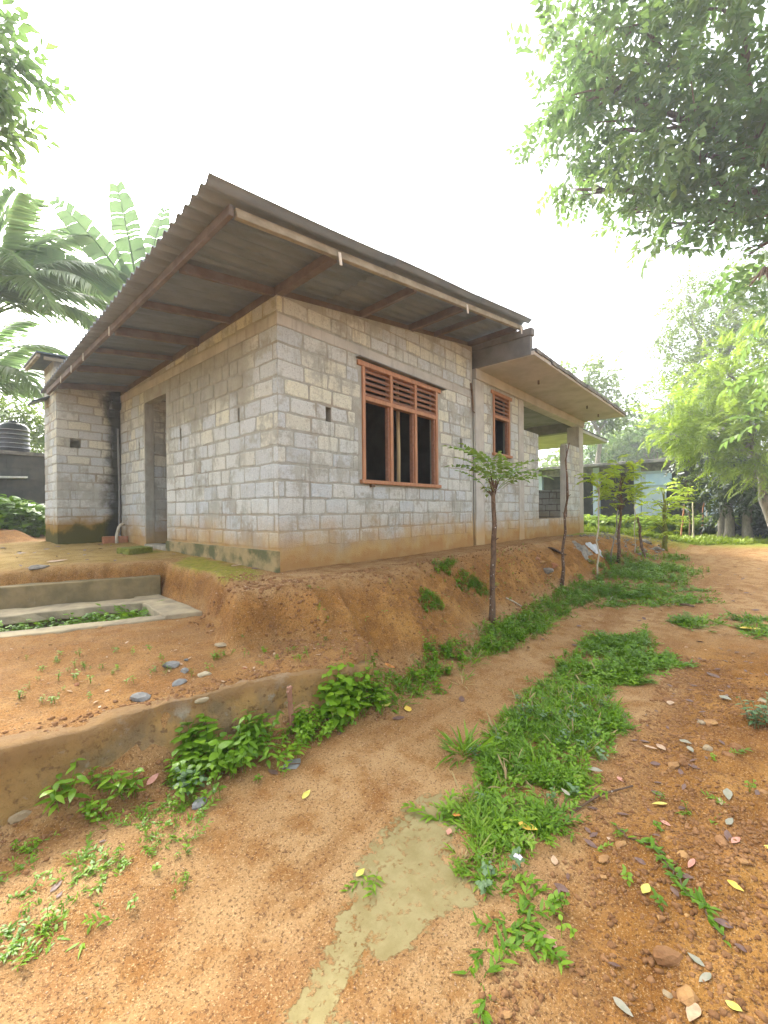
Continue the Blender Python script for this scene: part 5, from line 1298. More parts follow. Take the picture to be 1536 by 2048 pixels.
# banana plant: broad torn blades
def banana(base, leaves, label):
    b = Vector(base); root = empty('banana_plant', b, label, 'plant')
    mb = MB(); mb.tube([(0, 0, -.2), (.04, 0, 1.4), (.0, .05, BANTOP - base[2])], [.15, .12, .08], 9, rough=.05); mb.build('stem', MAT['sapling_bark'], root, smooth=True)
    for k, (tip, wd) in enumerate(leaves):
        g = np.random.default_rng(200 + k); p0 = np.array([0, 0, BANTOP - base[2] - .1]); p1 = np.array([tip[i] - base[i] for i in range(3)])
        mid = (p0 + p1) / 2 + np.array([0, 0, .12 * np.linalg.norm(p1 - p0)])
        pt = lambda f: (1 - f) ** 2 * p0 + 2 * f * (1 - f) * mid + f * f * p1
        T = LT(); f = .16
        while f < .98:
            df = g.uniform(.018, .07); torn = g.random() < .35
            df *= 1.7
            f1 = min(.99, f + df); gap = g.uniform(.02, .09) * (1 if f > .45 and g.random() < .45 else 0)
            for sg in (-1, 1):
                a, c = pt(f), pt(f1); tang = unit(c - a)
                side = unit(np.cross(tang, unit(np.array([g.uniform(-.1, .1) - .75, -.66, .12])))) * sg
                prof = lambda q: wd * math.sin(math.pi * min(.97, .10 + .86 * q)) ** .6
                dr = g.uniform(.0, .3)
                e0 = a + side * prof(f) - np.array([0, 0, dr * prof(f)]) + tang * .10
                e1 = c - tang * gap * 1.2 + side * prof(f1) - np.array([0, 0, (dr + .05) * prof(f1)]) + tang * .11
                b_ = len(T.v); m0, m1 = (a + e0) / 2 + np.array([0, 0, .03]), (c + e1) / 2 + np.array([0, 0, .03])
                T.v += [a, c, m1, m0, e1, e0]; T.i += [T.k] * 6; T.k += 1
                T.t += [(b_, b_ + 1, b_ + 2), (b_, b_ + 2, b_ + 3), (b_ + 3, b_ + 2, b_ + 4), (b_ + 3, b_ + 4, b_ + 5)]
            f = f1 + (g.uniform(.01, .03) if torn and f > .7 else 0)
        for q in range(8): T.stem(pt(q / 8), pt((q + 1) / 8), .022 * (1.1 - q / 8))
        v, tr, li, nl = T.arr()
        obj('leaf', np_mesh('leaf', v, tr, MAT['banana_leaf'], NR.random(nl)[li]), root)
banana(BAN, BANL, 'banana plant with torn upright leaves behind the corrugated roof')

# saplings in a row along the bank
PIN1 = [pinnate(7, .62, .115, .064, .50, seed=300 + k, rise=.35) for k in range(5)]
PIN2 = [pinnate(8, .50, .15, .075, .50, seed=320 + k, rise=.3) for k in range(5)]
def sapling(name, label, base, top, r0, r1, nfr, temps, mat, bark, seed, scale=(.8, 1.2), spread=1.0, low=0, cr=0.0, ch=0.0, group='young saplings along the bank', kink=0.03, updir=.45):
    b = Vector(base); root = empty(name, b, label, 'sapling', group)
    rg = random.Random(seed); tt = Vector(top) - b; mb = MB(); n = 9
    pts = [tt * (k / (n - 1)) + Vector((rg.uniform(-1, 1), rg.uniform(-1, 1), 0)) * kink * (0 < k) for k in range(n)]
    pts[0] = pts[0] - Vector((0, 0, .12))
    mb.tube(pts, [r0 + (r1 - r0) * k / (n - 1) + (.25 * r0 if k == 0 else 0) for k in range(n)], 9, rough=.1, seed=seed)
    for k in range(5):
        q = rg.randint(2, n - 2); a = rg.uniform(0, 6.28)
        mb.tube([pts[q], pts[q] + Vector((math.cos(a), math.sin(a), .6)) * r0 * 1.9], [r0 * .35, r0 * .15], 5)
    mb.build('trunk', MAT[bark], root, smooth=True)
    if nfr:
        P, D, S = [], [], []; tw = MB()
        g = np.random.default_rng(seed)
        for k in range(nfr):
            a = k * 2.39996 + g.uniform(-.3, .3); f = 1 - low * g.random()
            p = tt * f + Vector((math.cos(a + 1) * cr * g.random(), math.sin(a + 1) * cr * g.random(), ch * g.random()))
            if cr and k % 2 == 0: tw.tube([tt * f, (tt * f + p) / 2 + Vector((0, 0, .03)), p], [r1 * .5, r1 * .38, r1 * .22], 5)
            P.append((p.x, p.y, p.z)); D.append((math.cos(a) * spread, math.sin(a) * spread, updir + g.uniform(-.65, .5))); S.append(g.uniform(*scale))
        if tw.v: tw.build('branches', MAT[bark], root, smooth=True)
        scatter('crown', temps, np.array(P), rot_from(np.array(D), np.tile([0, 0, 1.0], (nfr, 1))), np.array(S), mat, root)
    return root
for a_ in SAPS:
    sapling(a_[0], a_[1], a_[2], a_[3], a_[4], a_[5], a_[6], {1: PIN1, 2: PIN2}[a_[7]], a_[8][0], a_[8][1], a_[9], **a_[10])

# ------------------------------------------------------------------ the far building, shed and tank on the left
bl = empty('far_building', (20, 0, -.1), 'low flat roofed blue grey building behind the saplings at right', 'building')
def bpart(name, a, b, m, **k):
    mb = MB(); mb.box((a[0] - 20, a[1], a[2] + .1), (b[0] - 20, b[1], b[2] + .1)); return mb.build(name, MAT[m], bl, **k)
rf = bpart('roof', (19.3, -4.5, 2.72), (26, 9.5, 2.86), 'slab_edge', bevel=.02)
for y_ in (8.3, 4.6, 1.75, -.05, -2.7): bpart('column', (20.0, y_, -.6), (20.28, y_ + .30, 2.715), 'blue_wall', bevel=.02)
bpart('beam', (20.01, -2.4, 2.40), (20.25, 8.3, 2.714), 'slab_edge', bevel=.01)
bpart('wall', (20.02, -1.02, -.6), (20.2, -.06, 2.39), 'blue_wall', bevel=.01)
bpart('wall', (23.5, -4.4, -.6), (23.7, 9.3, 2.71), 'shed_wall'); bpart('wall', (20.5, -4.4, -.6), (23.4, -4.2, 2.71), 'blue_wall')
bpart('low_wall', (20.03, 1.78, -.6), (20.2, 4.58, .35), 'blue_wall', bevel=.01)
bpart('panel', (19.96, -1.25, 1.72), (20.0, -.25, 2.25), 'blue_panel', bevel=.01)
bpart('wall', (20.02, -3.9, -.6), (20.2, -2.42, 2.39), 'blue_wall', bevel=.01)

for k, (b_, blobs_, lab) in enumerate(LEFTTREES):
    tree('background_tree', lab, b_, (b_[0], b_[1], b_[2] + 2.6), .14, blobs_, 34, MID, 'hazy_leaf', 'grey_bark', 90 + k, group='trees behind the dark shed')
sh = empty('dark_shed', (-1.75, 10.0, .1), 'dark block shed under the palms at the left edge', 'shed')
mb = MB(); mb.box((-3.4, 0, -.6), (1.75, .18, 2.05)); mb.build('wall', MAT['shed_wall'], sh)
mb = MB(); mb.box((-3.5, -.1, 2.052), (1.8, 2.5, 2.14)); mb.build('roof', MAT['slab_edge'], sh)
mb = MB()
for r_ in range(7):
    for q in range(8): mb.box((-3.3 + q * .6 + (r_ % 2) * .3 - (.27 if q else 0), -.02, .1 + r_ * .27), (-3.3 + q * .6 + (r_ % 2) * .3 + .27, -.001, .34 + r_ * .27))
mb.build('blockwork', MAT['shed_wall'], sh)['kind'] = 'stuff'
mb = MB(); mb.bar((.2, -.15, 1.45), (1.0, -.15, 1.48), .3, .04); mb.build('shelf', MAT['grey_plastic'], sh)
tk = empty('water_tank', TANK, 'black ribbed water tank standing on the shed roof', 'water tank')
mb = MB(); prof = [(0, 0), (.42, 0), (.45, .05)]
for k in range(5): prof += [(.45, .12 + k * .16), (.475, .15 + k * .16), (.475, .17 + k * .16), (.45, .20 + k * .16)]
prof += [(.44, .92), (.34, 1.04), (.14, 1.10), (.14, 1.15), (0, 1.15)]
n = 28; vs = []; fs = []
for (r_, z_) in prof: vs += [(r_ * math.cos(2 * math.pi * k / n), r_ * math.sin(2 * math.pi * k / n), z_) for k in range(n)]
for i in range(len(prof) - 1):
    for k in range(n): fs.append((i * n + k, i * n + (k + 1) % n, (i + 1) * n + (k + 1) % n, (i + 1) * n + k))
mb.add(vs, fs); mb.build('body', MAT['tank_plastic'], tk, smooth=True); tk.scale = (.72, .72, .72)
mb = MB()
for k in range(5): mb.tube([(.482 * math.cos(a), .482 * math.sin(a), .16 + k * .16) for a in np.linspace(0, 2 * math.pi, 29)], .007, 5, caps=False)
mb.build('rib', MAT['grey_plastic'], tk, smooth=True)

# ------------------------------------------------------------------ stones
def rock_mesh(name, mat, seed, sub=2, rough=.28, angular=.0):
    bm = bmesh.new(); bmesh.ops.create_icosphere(bm, subdivisions=sub, radius=1)
    g = np.random.default_rng(seed); pl = g.normal(size=(7, 3)); pl /= np.linalg.norm(pl, axis=1, keepdims=True); h = g.uniform(.42, .82, 7)
    for v in bm.verts:
        p = np.array(v.co); k = 1.0
        for d_, hh in zip(pl, h):
            q = p @ d_
            if q > hh: k = min(k, hh / q)
        p = p * k * (1 + rough * .9 * (vnoise(p[0] * 2.3 + seed, p[1] * 2.3 + p[2] * 1.7, seed) - .5))
        v.co = p
    m = bpy.data.meshes.new(name); bm.to_mesh(m); bm.free(); m.materials.append(MAT[mat])
    return m
ROCK = {m_: [rock_mesh('stone', m_, 10 * i + k, 2) for k in range(4)] for i, m_ in enumerate(('grey_rock', 'pale_rock', 'ochre_rock', 'brown_rock', 'rubble', 'terracotta'))}
def stone(x, y, s, mat, label, k=0, rot=0.0, squash=.6, stretch=1.0, z=None, parent=None, sink=.3, tilt=0.0, name='stone', group=None, cat='stone'):
    o = obj(name, ROCK[mat][k % 4], parent)
    o.scale = (s * stretch, s, s * squash)
    o.rotation_euler = (tilt, tilt * .6, rot)
    o.location = (x, y, (gz(x, y) if z is None else z) + s * squash * (1 - 2 * sink) )
    if parent is None: tag(o, label, cat, group)
    return o

# ------------------------------------------------------------------ the earth covered retaining wall
RW = [(-6.5, -1.36, -.52, -.92), (-2.58, -1.40, -.485, -.93), (-2.1, -1.46, -.49, -.93), (-1.65, -1.53, -.50, -.93), (-1.10, -1.62, -.515, -.93), (-0.75, -1.74, -.53, -.92), (-.42, -1.86, -.56, -.9)]
rw = empty('retaining_wall', (-1.8, -1.5, -.9), 'low mud covered retaining wall along the near edge of the path', 'wall')
def rwpt(s):
    L = [0]
    for a, b in zip(RW[:-1], RW[1:]): L.append(L[-1] + math.hypot(b[0] - a[0], b[1] - a[1]))
    s = max(0, min(L[-1] - 1e-6, s))
    for i in range(len(RW) - 1):
        if L[i] <= s <= L[i + 1]:
            f = (s - L[i]) / (L[i + 1] - L[i]); return [RW[i][q] * (1 - f) + RW[i + 1][q] * f for q in range(4)]
def rwlen(): return sum(math.hypot(b[0] - a[0], b[1] - a[1]) for a, b in zip(RW[:-1], RW[1:]))
ns, nz = 260, 12; V = []; tot = rwlen()
rows_ = nz + 5
for i in range(ns + 1):
    s = tot * i / ns; x, y, zt, zb = rwpt(s)
    x2, y2, _, _ = rwpt(min(tot, s + .05)); tx, ty = x2 - x, y2 - y; l_ = math.hypot(tx, ty) + 1e-9
    nx_, ny_ = ty / l_, -tx / l_
    zt += .07 * float(fbm(np.array([s * 3.1]), np.array([0.5]), 3, 7)) + .03 * float(fbm(np.array([s * 12.0]), np.array([0.5]), 2, 9))
    for k in range(rows_):
        if k < nz:
            f = k / (nz - 1); z = zb + (zt - zb) * f; o_ = .085 * (1 - f) ** 1.5 + .035
            dd = .14 * float(fbm(np.array([s * 2.6]), np.array([z * 3.4]), 4, 3)) + .05 * float(fbm(np.array([s * 13.0]), np.array([z * 13]), 3, 5))
            o_ += dd + (.012 if f < .93 else 0)
        else:
            f = (k - nz + 1) / 5; o_ = .02 - .20 * f; z = zt + .004 - .02 * f + .008 * float(fbm(np.array([s * 9.0]), np.array([f * 2]), 2, 6)) - (.25 if k == rows_ - 1 else 0)
        V.append((x + nx_ * o_ + 1.8, y + ny_ * o_ + 1.5, z + .9))
i = np.arange((ns + 1) * rows_).reshape(ns + 1, rows_)
q = np.stack([i[:-1, :-1], i[1:, :-1], i[1:, 1:], i[:-1, 1:]], -1).reshape(-1, 4)
o = obj('wall_body', np_mesh('wall_body', V, [q, i[-1][None, :]], MAT['retaining_earth'], smooth=True), rw)
for (x, y, z, s, m_, k, st, sq, r_) in RWSTONES:
    o = stone(x + 1.8, y + 1.5, s, m_, None, k, r_, sq, st, z=z + .9, parent=rw, sink=.5, name='stone')
    o.scale = (s * st, s * .30, s * sq)

# ------------------------------------------------------------------ septic pit rim, kerb
def abp(a, b, z): return (PIT_O[0] + PIT_A[0] * a + PIT_B[0] * b, PIT_O[1] + PIT_A[1] * a + PIT_B[1] * b, z)
def abbox(name, a0, a1, b0, b1, z0, z1, mat, parent, cuts=14, wob=.012, seed=1):
    """a slab in the pit's own axes with slightly crumbled edges"""
    g = random.Random(seed); mb = MB(); n = max(2, int(abs(a1 - a0) / .12)); vs = []
    for k in range(n + 1):
        a = a0 + (a1 - a0) * k / n
        w = [g.uniform(-wob, wob) for _ in range(6)]
        for (b, z, j) in ((b0 + w[0], z0, 0), (b0 + w[1], z1 + w[4] * .4, 1), (b1 + w[2], z1 + w[5] * .4, 2), (b1 + w[3], z0, 3)):
            p = abp(a, b, z); vs.append(p)
    fs = []
    for k in range(n):
        for j in range(4): fs.append((4 * k + j, 4 * k + (j + 1) % 4, 4 * k + 4 + (j + 1) % 4, 4 * k + 4 + j))
    fs += [(3, 2, 1, 0), (4 * n, 4 * n + 1, 4 * n + 2, 4 * n + 3)]
    if (a1 - a0) * (b1 - b0) > 0: fs = [f[::-1] for f in fs]
    mb.add(vs, fs)
    return mb.build(name, MAT[mat], parent, bevel=.012)
pit = empty('septic_pit', (0, 0, 0), 'open septic pit with broken concrete rim left of the house', 'pit')
abbox('front_rim', -4.2, -.30, -.06, .14, -.95, -.425, 'slab_concrete', pit, seed=2)
mb = MB(); g_ = random.Random(3); n_ = 9; vs = []
for k in range(n_ + 1):
    f = k / n_; w_ = [g_.uniform(-.014, .014) for _ in range(4)]
    xl, yl = -1.10 + .16 * f, .40 + 1.55 * f; xr, yr = -.76 + .08 * f, .29 + 1.66 * f
    vs += [(xl + w_[0], yl, -.95), (xl + w_[1], yl, -.405 + w_[3] * .4), (xr + w_[2], yr, -.40 + w_[0] * .4), (xr + w_[3], yr, -.95)]
fs = []
for k in range(n_):
    for j in range(4): fs.append((4 * k + j, 4 * k + 4 + j, 4 * k + 4 + (j + 1) % 4, 4 * k + (j + 1) % 4))
fs += [(0, 1, 2, 3), (4 * n_ + 3, 4 * n_ + 2, 4 * n_ + 1, 4 * n_)]
mb.add(vs, fs); mb.build('side_rim', MAT['slab_concrete'], pit, bevel=.012)
abbox('back_rim', -4.2, -.302, .80, 1.22, -.50, -.405, 'slab_concrete', pit, seed=4, wob=.02)
abbox('back_wall', -4.2, -.302, 1.0, 1.2, -.95, -.505, 'kerb_concrete', pit, seed=5)
kb = abbox('kerb', -4.3, -.32, 1.245, 1.42, -.55, -.165, 'kerb_concrete', None, seed=6, wob=.014)
tag(kb, 'long weathered concrete kerb behind the septic pit', 'kerb')

# ------------------------------------------------------------------ things left on the ground
def brick(x, y, rot, label, mat='terracotta', sz=(.20, .10, .14), tilt=0.0):
    mb = MB(); mb.box((-sz[0] / 2, -sz[1] / 2, 0), (sz[0] / 2, sz[1] / 2, sz[2])); o = mb.build('brick', MAT[mat], None, bevel=.014)
    o.location = (x, y, gz(x, y) - .012); o.rotation_euler = (tilt, 0, rad(rot)); tag(o, label, 'brick'); return o
brick(-.30, 5.02, 4, 'grey brown brick at the foot of the wing, left of the stub pipe')
brick(-.02 - .09, 4.92, -3, 'reddish brick by the door wall, right of the stub pipe')
brick(-.50, 3.05, 20, 'moss covered block lying on the yard edge before the door', 'mossy', (.42, .26, .10), .05)
mb = MB(); mb.tube([(-.21, 4.86, .06), (-.20, 4.90, .22), (-.15, 4.95, .38), (-.10, 4.97, .43)], [.028, .028, .026, .026], 9); mb.tube([(-.12, 4.965, .41), (-.06, 4.97, .45)], .034, 9)
tag(mb.build('waste_pipe', MAT['pale_stick'], None, smooth=True), 'bent stub of pipe between two bricks at the wing', 'pipe')
mb = MB(); mb.tube([(2.56, .32, .09), (2.57, .31, 1.6), (2.55, .32, 3.3)], [.032, .030, .028], 10)
tag(mb.build('prop_pole', MAT['bamboo'], None, smooth=True), 'pale pole standing inside the middle bay of the big window', 'pole')
x, y = PLANK[0]; x2, y2 = PLANK[1]
mb = MB(); mb.bar((x, y, gz(x, y) + .03), (x2, y2, gz(x2, y2) + .025), .13, .025); tag(mb.build('plank', MAT['bark'], None, bevel=.004), 'short dark plank on the bank by the bare stick', 'plank')
for (p0, p1, r_, m_, lab) in STICKS:
    mb = MB(); a = Vector((p0[0], p0[1], gz(*p0) + r_)); b = Vector((p1[0], p1[1], gz(*p1) + r_ * 1.5)); m = (a + b) / 2 + Vector((0.01, .015, .012))
    mb.tube([a, m, b], [r_, r_ * .9, r_ * .7], 6); tag(mb.build('stick', MAT[m_], None, smooth=True), lab, 'stick')
# stake at the retaining wall
mb = MB(); mb.bar((STAKE[0], STAKE[1] - .10, -.90), (STAKE[0] - .015, STAKE[1] - .085, -.53), .030, .02, (0, 1, 0)); mb.bar((STAKE[0] - .03, STAKE[1] - .09, -.57), (STAKE[0] + .0, STAKE[1] - .09, -.53), .02, .02)
tag(mb.build('wooden_stake', MAT['louvre_wood'], None, bevel=.004), 'split wooden stake against the retaining wall', 'stake')
# crumpled plastic sheet with rubble
def crumple(name, x, y, w, d, h, mat, label, cat, seed, rot=0):
    n = 18; V = []; g = np.random.default_rng(seed)
    for i in range(n):
        for j in range(n):
            u, v = i / (n - 1) - .5, j / (n - 1) - .5
            e = max(0, 1 - (4 * (u * u + v * v)))
            z = h * e * (.35 + 1.1 * float(vnoise(np.array([u * 6 + seed]), np.array([v * 6]), seed)) + .35 * float(vnoise(np.array([u * 15]), np.array([v * 15]), seed + 1)))
            a = u * w * (1 + .25 * math.sin(v * 9 + seed)); b = v * d * (1 + .25 * math.sin(u * 7))
            X, Y = x + a * math.cos(rot) - b * math.sin(rot), y + a * math.sin(rot) + b * math.cos(rot)
            V.append((X, Y, gz(X, Y) + .006 + z))
    i = np.arange(n * n).reshape(n, n); q = np.stack([i[:-1, :-1], i[1:, :-1], i[1:, 1:], i[:-1, 1:]], -1).reshape(-1, 4)
    o = obj(name, np_mesh(name, V, q, MAT[mat])); return tag(o, label, cat)
for a_ in CRUMPLES: crumple(*a_)
for a_ in STONES: stone(*a_[:5], **a_[5])

# fallen leaves
def leaf_mesh(seed, mat, L=1.0, W=.45):
    g = np.random.default_rng(seed); n = 7; V = []; c1, c2 = g.uniform(.05, .32), g.uniform(-.12, .25); tw = g.uniform(-.25, .25)
    for k in range(n + 1):
        f = k / n; w = W / 2 * math.sin(math.pi * (.03 + .94 * f) ** .85) * (1 + .08 * g.normal())
        for j, s in enumerate((-1, -.5, 0, .5, 1)):
            V.append(((f - .5) * L, s * w, .015 + .45 * c1 * L * .35 * (abs(s) ** 1.5) * w * 3 + .5 * c2 * L * (f - .5) ** 2 + tw * (f - .5) * s * w))
    i = np.arange((n + 1) * 5).reshape(n + 1, 5); q = np.stack([i[:-1, :-1], i[1:, :-1], i[1:, 1:], i[:-1, 1:]], -1).reshape(-1, 4)
    m = np_mesh('fallen_leaf', V, q, MAT[mat], smooth=True); return m
LM = {m_: [leaf_mesh(7 * i + k, m_, 1.0, (.46, .56, .42)[k % 3]) for k in range(3)] for i, m_ in enumerate(('yellow_leaf', 'lime_leaf', 'orange_leaf', 'pink_leaf', 'brown_leaf', 'tan_leaf', 'grey_leaf'))}
def slope_at(x, y, e=.04):
    return (gz(x + e, y) - gz(x - e, y)) / (2 * e), (gz(x, y + e) - gz(x, y - e)) / (2 * e)
def fallen(x, y, s, rot, mat, label, k=0, lift=.004, group=None):
    o = obj('fallen_leaf', LM[mat][k % 3]); sx, sy = slope_at(x, y)
    nrm = Vector((-sx, -sy, 1)).normalized(); q = nrm.to_track_quat('Z', 'Y') @ Matrix.Rotation(rad(rot), 3, 'Z').to_quaternion()
    o.rotation_mode = 'QUATERNION'; o.rotation_quaternion = q; o.scale = (s, s, s)
    e = max(gz(x, y), (gz(x + .02, y) + gz(x - .02, y) + gz(x, y + .02) + gz(x, y - .02)) / 4)
    o.location = (x, y, e + lift); return tag(o, label, 'leaf', group)
for a_ in LEAVES: fallen(*a_[:6], **(a_[6] if len(a_) > 6 else {}))
# small litter nobody would count
T = LT()
g = np.random.default_rng(9)
def litter(n, region, name, mat, smin, smax, seed, lab):
    g = np.random.default_rng(seed); P = []
    while len(P) < n:
        x, y = g.uniform(region[0], region[1]), g.uniform(region[2], region[3])
        P.append((x, y))
    P = np.array(P); z = height(P[:, 0], P[:, 1])
    tps = []
    for k in range(4):
        T = LT(); T.blade((-.5, 0, .06), (1, 0, .05), (g.uniform(-.3, .3), g.uniform(-.3, .3), 1), 1.0, .42, g.uniform(-.1, .25), 5, 1); tps.append(T.arr())
    a = g.uniform(0, 6.28, n); D = np.stack([np.cos(a), np.sin(a), g.normal(size=n) * .15], 1)
    o = scatter(name, tps, np.stack([P[:, 0], P[:, 1], z + .006], 1), rot_from(D, np.tile([0, 0, 1.0], (n, 1)) + g.normal(size=(n, 3)) * .15), g.uniform(smin, smax, n), mat)
    return tag(o, lab)
litter(150, (-1.5, 3.0, -5.0, -3.5), 'leaf_litter', 'brown_leaf', .03, .07, 1, 'small dry brown leaf litter on the red soil heap')
litter(120, (1.5, 9.5, -5.5, -1.6), 'leaf_litter', 'brown_leaf', .05, .11, 2, 'small dry leaf litter on the far path')
litter(60, (-2.3, .0, .9 - 2.5, .4), 'leaf_litter', 'tan_leaf', .02, .05, 3, 'small pale leaf bits on the terrace')
litter(70, (-3.5, -.1, 2.2, 5.0), 'leaf_litter', 'brown_leaf', .05, .12, 4, 'dry leaf litter on the yard before the wing')

# grit and gravel
def gravel(name, n, sampler, smin, smax, mat, seed, lab, power=2.2):
    g = np.random.default_rng(seed); bm = bmesh.new(); bmesh.ops.create_icosphere(bm, subdivisions=1, radius=1)
    base = np.array([v.co[:] for v in bm.verts]); tri = np.array([[v.index for v in f.verts] for f in bm.faces]); bm.free()
    # keep pebbles cheap: a 12-vertex icosahedron
    bm = bmesh.new(); bmesh.ops.create_icosphere(bm, subdivisions=1, radius=1); bm.free()
    t_ = (1 + 5 ** .5) / 2
    ico = np.array([(-1, t_, 0), (1, t_, 0), (-1, -t_, 0), (1, -t_, 0), (0, -1, t_), (0, 1, t_), (0, -1, -t_), (0, 1, -t_), (t_, 0, -1), (t_, 0, 1), (-t_, 0, -1), (-t_, 0, 1)]) / 1.9
    it = np.array([(0, 11, 5), (0, 5, 1), (0, 1, 7), (0, 7, 10), (0, 10, 11), (1, 5, 9), (5, 11, 4), (11, 10, 2), (10, 7, 6), (7, 1, 8), (3, 9, 4), (3, 4, 2), (3, 2, 6), (3, 6, 8), (3, 8, 9), (4, 9, 5), (2, 4, 11), (6, 2, 10), (8, 6, 7), (9, 8, 1)])
    tps = [(ico * g.uniform(.5, 1.3, (12, 3)) * np.array([1, .8, .62]), it, np.zeros(12, int), 1) for _ in range(6)]
    P = sampler(g, n); n = len(P); z = height(P[:, 0], P[:, 1])
    s = smin + (smax - smin) * g.random(n) ** power
    a = g.uniform(0, 6.28, n); D = np.stack([np.cos(a), np.sin(a), g.normal(size=n) * .2], 1)
    o = scatter(name, tps, np.stack([P[:, 0], P[:, 1], z + s * .12], 1), rot_from(D, np.tile([0, 0, 1.0], (n, 1))), s, mat)
    return tag(o, lab)
def box_s(x0, x1, y0, y1, clump=0.0, keep=None):
    def f(g, n):
        x = g.uniform(x0, x1, n); y = g.uniform(y0, y1, n); m = np.ones(n, bool)
        if clump: m &= fbm(x * 2.2, y * 2.2, 3, 77) > -clump + .1 * g.normal(size=n)
        if keep is not None: m &= keep(x, y)
        return np.stack([x[m], y[m]], 1)
    return f
nomud = lambda x, y: sdpoly(x, y, MUD) < -.02
gravel('gravel', 9000, box_s(-2.9, 1.6, -3.5, -1.9, .08, nomud), .0015, .0055, 'gravel', 1, 'fine pale grit on the sandy track', 3)
gravel('gravel', 26000, box_s(-2.0, 2.4, -5.1, -3.5, .1), .0035, .016, 'brown_rock', 2, 'reddish gravel over the soil heap', 3.6)
gravel('gravel', 700, box_s(-1.6, 2.6, -5.2, -3.55, .1), .003, .016, 'ochre_rock', 3, 'ochre pebbles over the soil heap', 3)
gravel('gravel', 3600, box_s(-2.8, .3, -1.5, .6, .1), .002, .009, 'gravel', 4, 'fine grit on the mud terrace', 3)
gravel('gravel', 500, box_s(-1.0, -.3, -1.4, .2, .1), .008, .028, 'brown_rock', 5, 'crumbs of earth below the eroded pad edge', 2)
gravel('gravel', 1700, box_s(1.5, 9, -4.6, -1.6, .06), .004, .022, 'gravel', 6, 'scattered grit on the far path', 3)
gravel('gravel', 6000, box_s(-.8, 5.5, -1.9, -.6, .05), .004, .024, 'brown_rock', 7, 'clods on the red earth bank', 2.5)
gravel('gravel', 500, box_s(8.5, 13, -2.2, -.3, .1), .01, .07, 'rubble', 8, 'rubble bits at the end of the bank', 2.5)

def lip_s(g, n):
    s = g.uniform(0.2, rwlen() - .05, n); q = np.array([rwpt(v)[:2] for v in s])
    return q + np.stack([np.zeros(n), .05 + np.abs(g.normal(size=n)) * .09], 1)
gravel('gravel', 1300, lip_s, .003, .020, 'brown_rock', 12, 'earth crumbs along the lip of the retaining wall', 2.2)
def foot_s(g, n):
    s = g.uniform(0.2, rwlen() - .05, n); q = np.array([rwpt(v)[:2] for v in s])
    return q - np.stack([np.zeros(n), .12 + np.abs(g.normal(size=n)) * .12], 1)
gravel('gravel', 1200, foot_s, .004, .024, 'brown_rock', 13, 'earth crumbs at the foot of the retaining wall', 2.4)

# ------------------------------------------------------------------ grass and weeds
def tuft(n, L, W, spread, seed, droop=(.1, .5), segs=4):
    g = np.random.default_rng(seed); T = LT()
    for k in range(n):
        a = g.uniform(0, 6.28); r = spread * g.random() ** .5
        d = unit([math.cos(a) * g.uniform(.3, 1.3), math.sin(a) * g.uniform(.3, 1.3), g.uniform(.18, .95)])
        T.blade((math.cos(a) * r, math.sin(a) * r, -.004), d, unit([g.normal() * .3, g.normal() * .3, 1]) , L * g.uniform(.6, 1.25), W * g.uniform(.7, 1.2), g.uniform(*droop), segs, 1)
    return T.arr()
def runner(seed, n=7, L=.16, leafL=.055, leafW=.014):
    g = np.random.default_rng(seed); T = LT(); p = np.array([0, 0, .004]); a = 0.0
    for k in range(n):
        a += g.uniform(-.35, .35); q = p + np.array([math.cos(a), math.sin(a), 0]) * L / n + np.array([0, 0, .012 if k < n - 1 else .0]) * (1 if k % 2 else -.6)
        T.stem(p, q, .0018)
        for _ in range(2):
            b = a + g.choice([-1, 1]) * g.uniform(.4, 1.2)
            T.blade(q, (math.cos(b), math.sin(b), g.uniform(.15, .8)), (0, 0, 1), leafL * g.uniform(.7, 1.25), leafW * g.uniform(.8, 1.2), g.uniform(.1, .5), 4, .7)
        p = q
    return T.arr()
def broad(seed, n=12, H=.14, leafL=.06, leafW=.03, wh=2):
    """upright weed with whorled broad leaves"""
    g = np.random.default_rng(seed); T = LT()
    for s in range(wh):
        a0 = g.uniform(0, 6.28); top = np.array([math.cos(a0) * .25, math.sin(a0) * .25, 1]) * H * g.uniform(.6, 1.2); b0 = np.array([g.normal() * .015, g.normal() * .015, 0])
        T.stem(b0, b0 + top, .0022)
        m = n // wh
        for k in range(m):
            f = .25 + .75 * (k + 1) / m; a = k * 2.4 + a0
            T.blade(b0 + top * f, (math.cos(a), math.sin(a), g.uniform(-.05, .6)), (0, 0, 1), leafL * (1.15 - .4 * f) * g.uniform(.75, 1.25), leafW * g.uniform(.8, 1.2), g.uniform(.1, .5), 5, .75)
    return T.arr()
def in_poly(poly, n, seed, edge=.0, clump=.12, sc=3.0, fray=.08):
    g = np.random.default_rng(seed); P = np.array(poly); x0, y0 = P.min(0) - fray; x1, y1 = P.max(0) + fray
    x = g.uniform(x0, x1, n * 6); y = g.uniform(y0, y1, n * 6)
    d = sdpoly(x, y, poly) + fray * 2 * fbm(x * 5, y * 5, 3, seed + 3)
    m = (d > edge) & (fbm(x * sc, y * sc, 3, seed) > -clump + .08 * g.normal(size=len(x)))
    return np.stack([x[m], y[m]], 1)[:n]
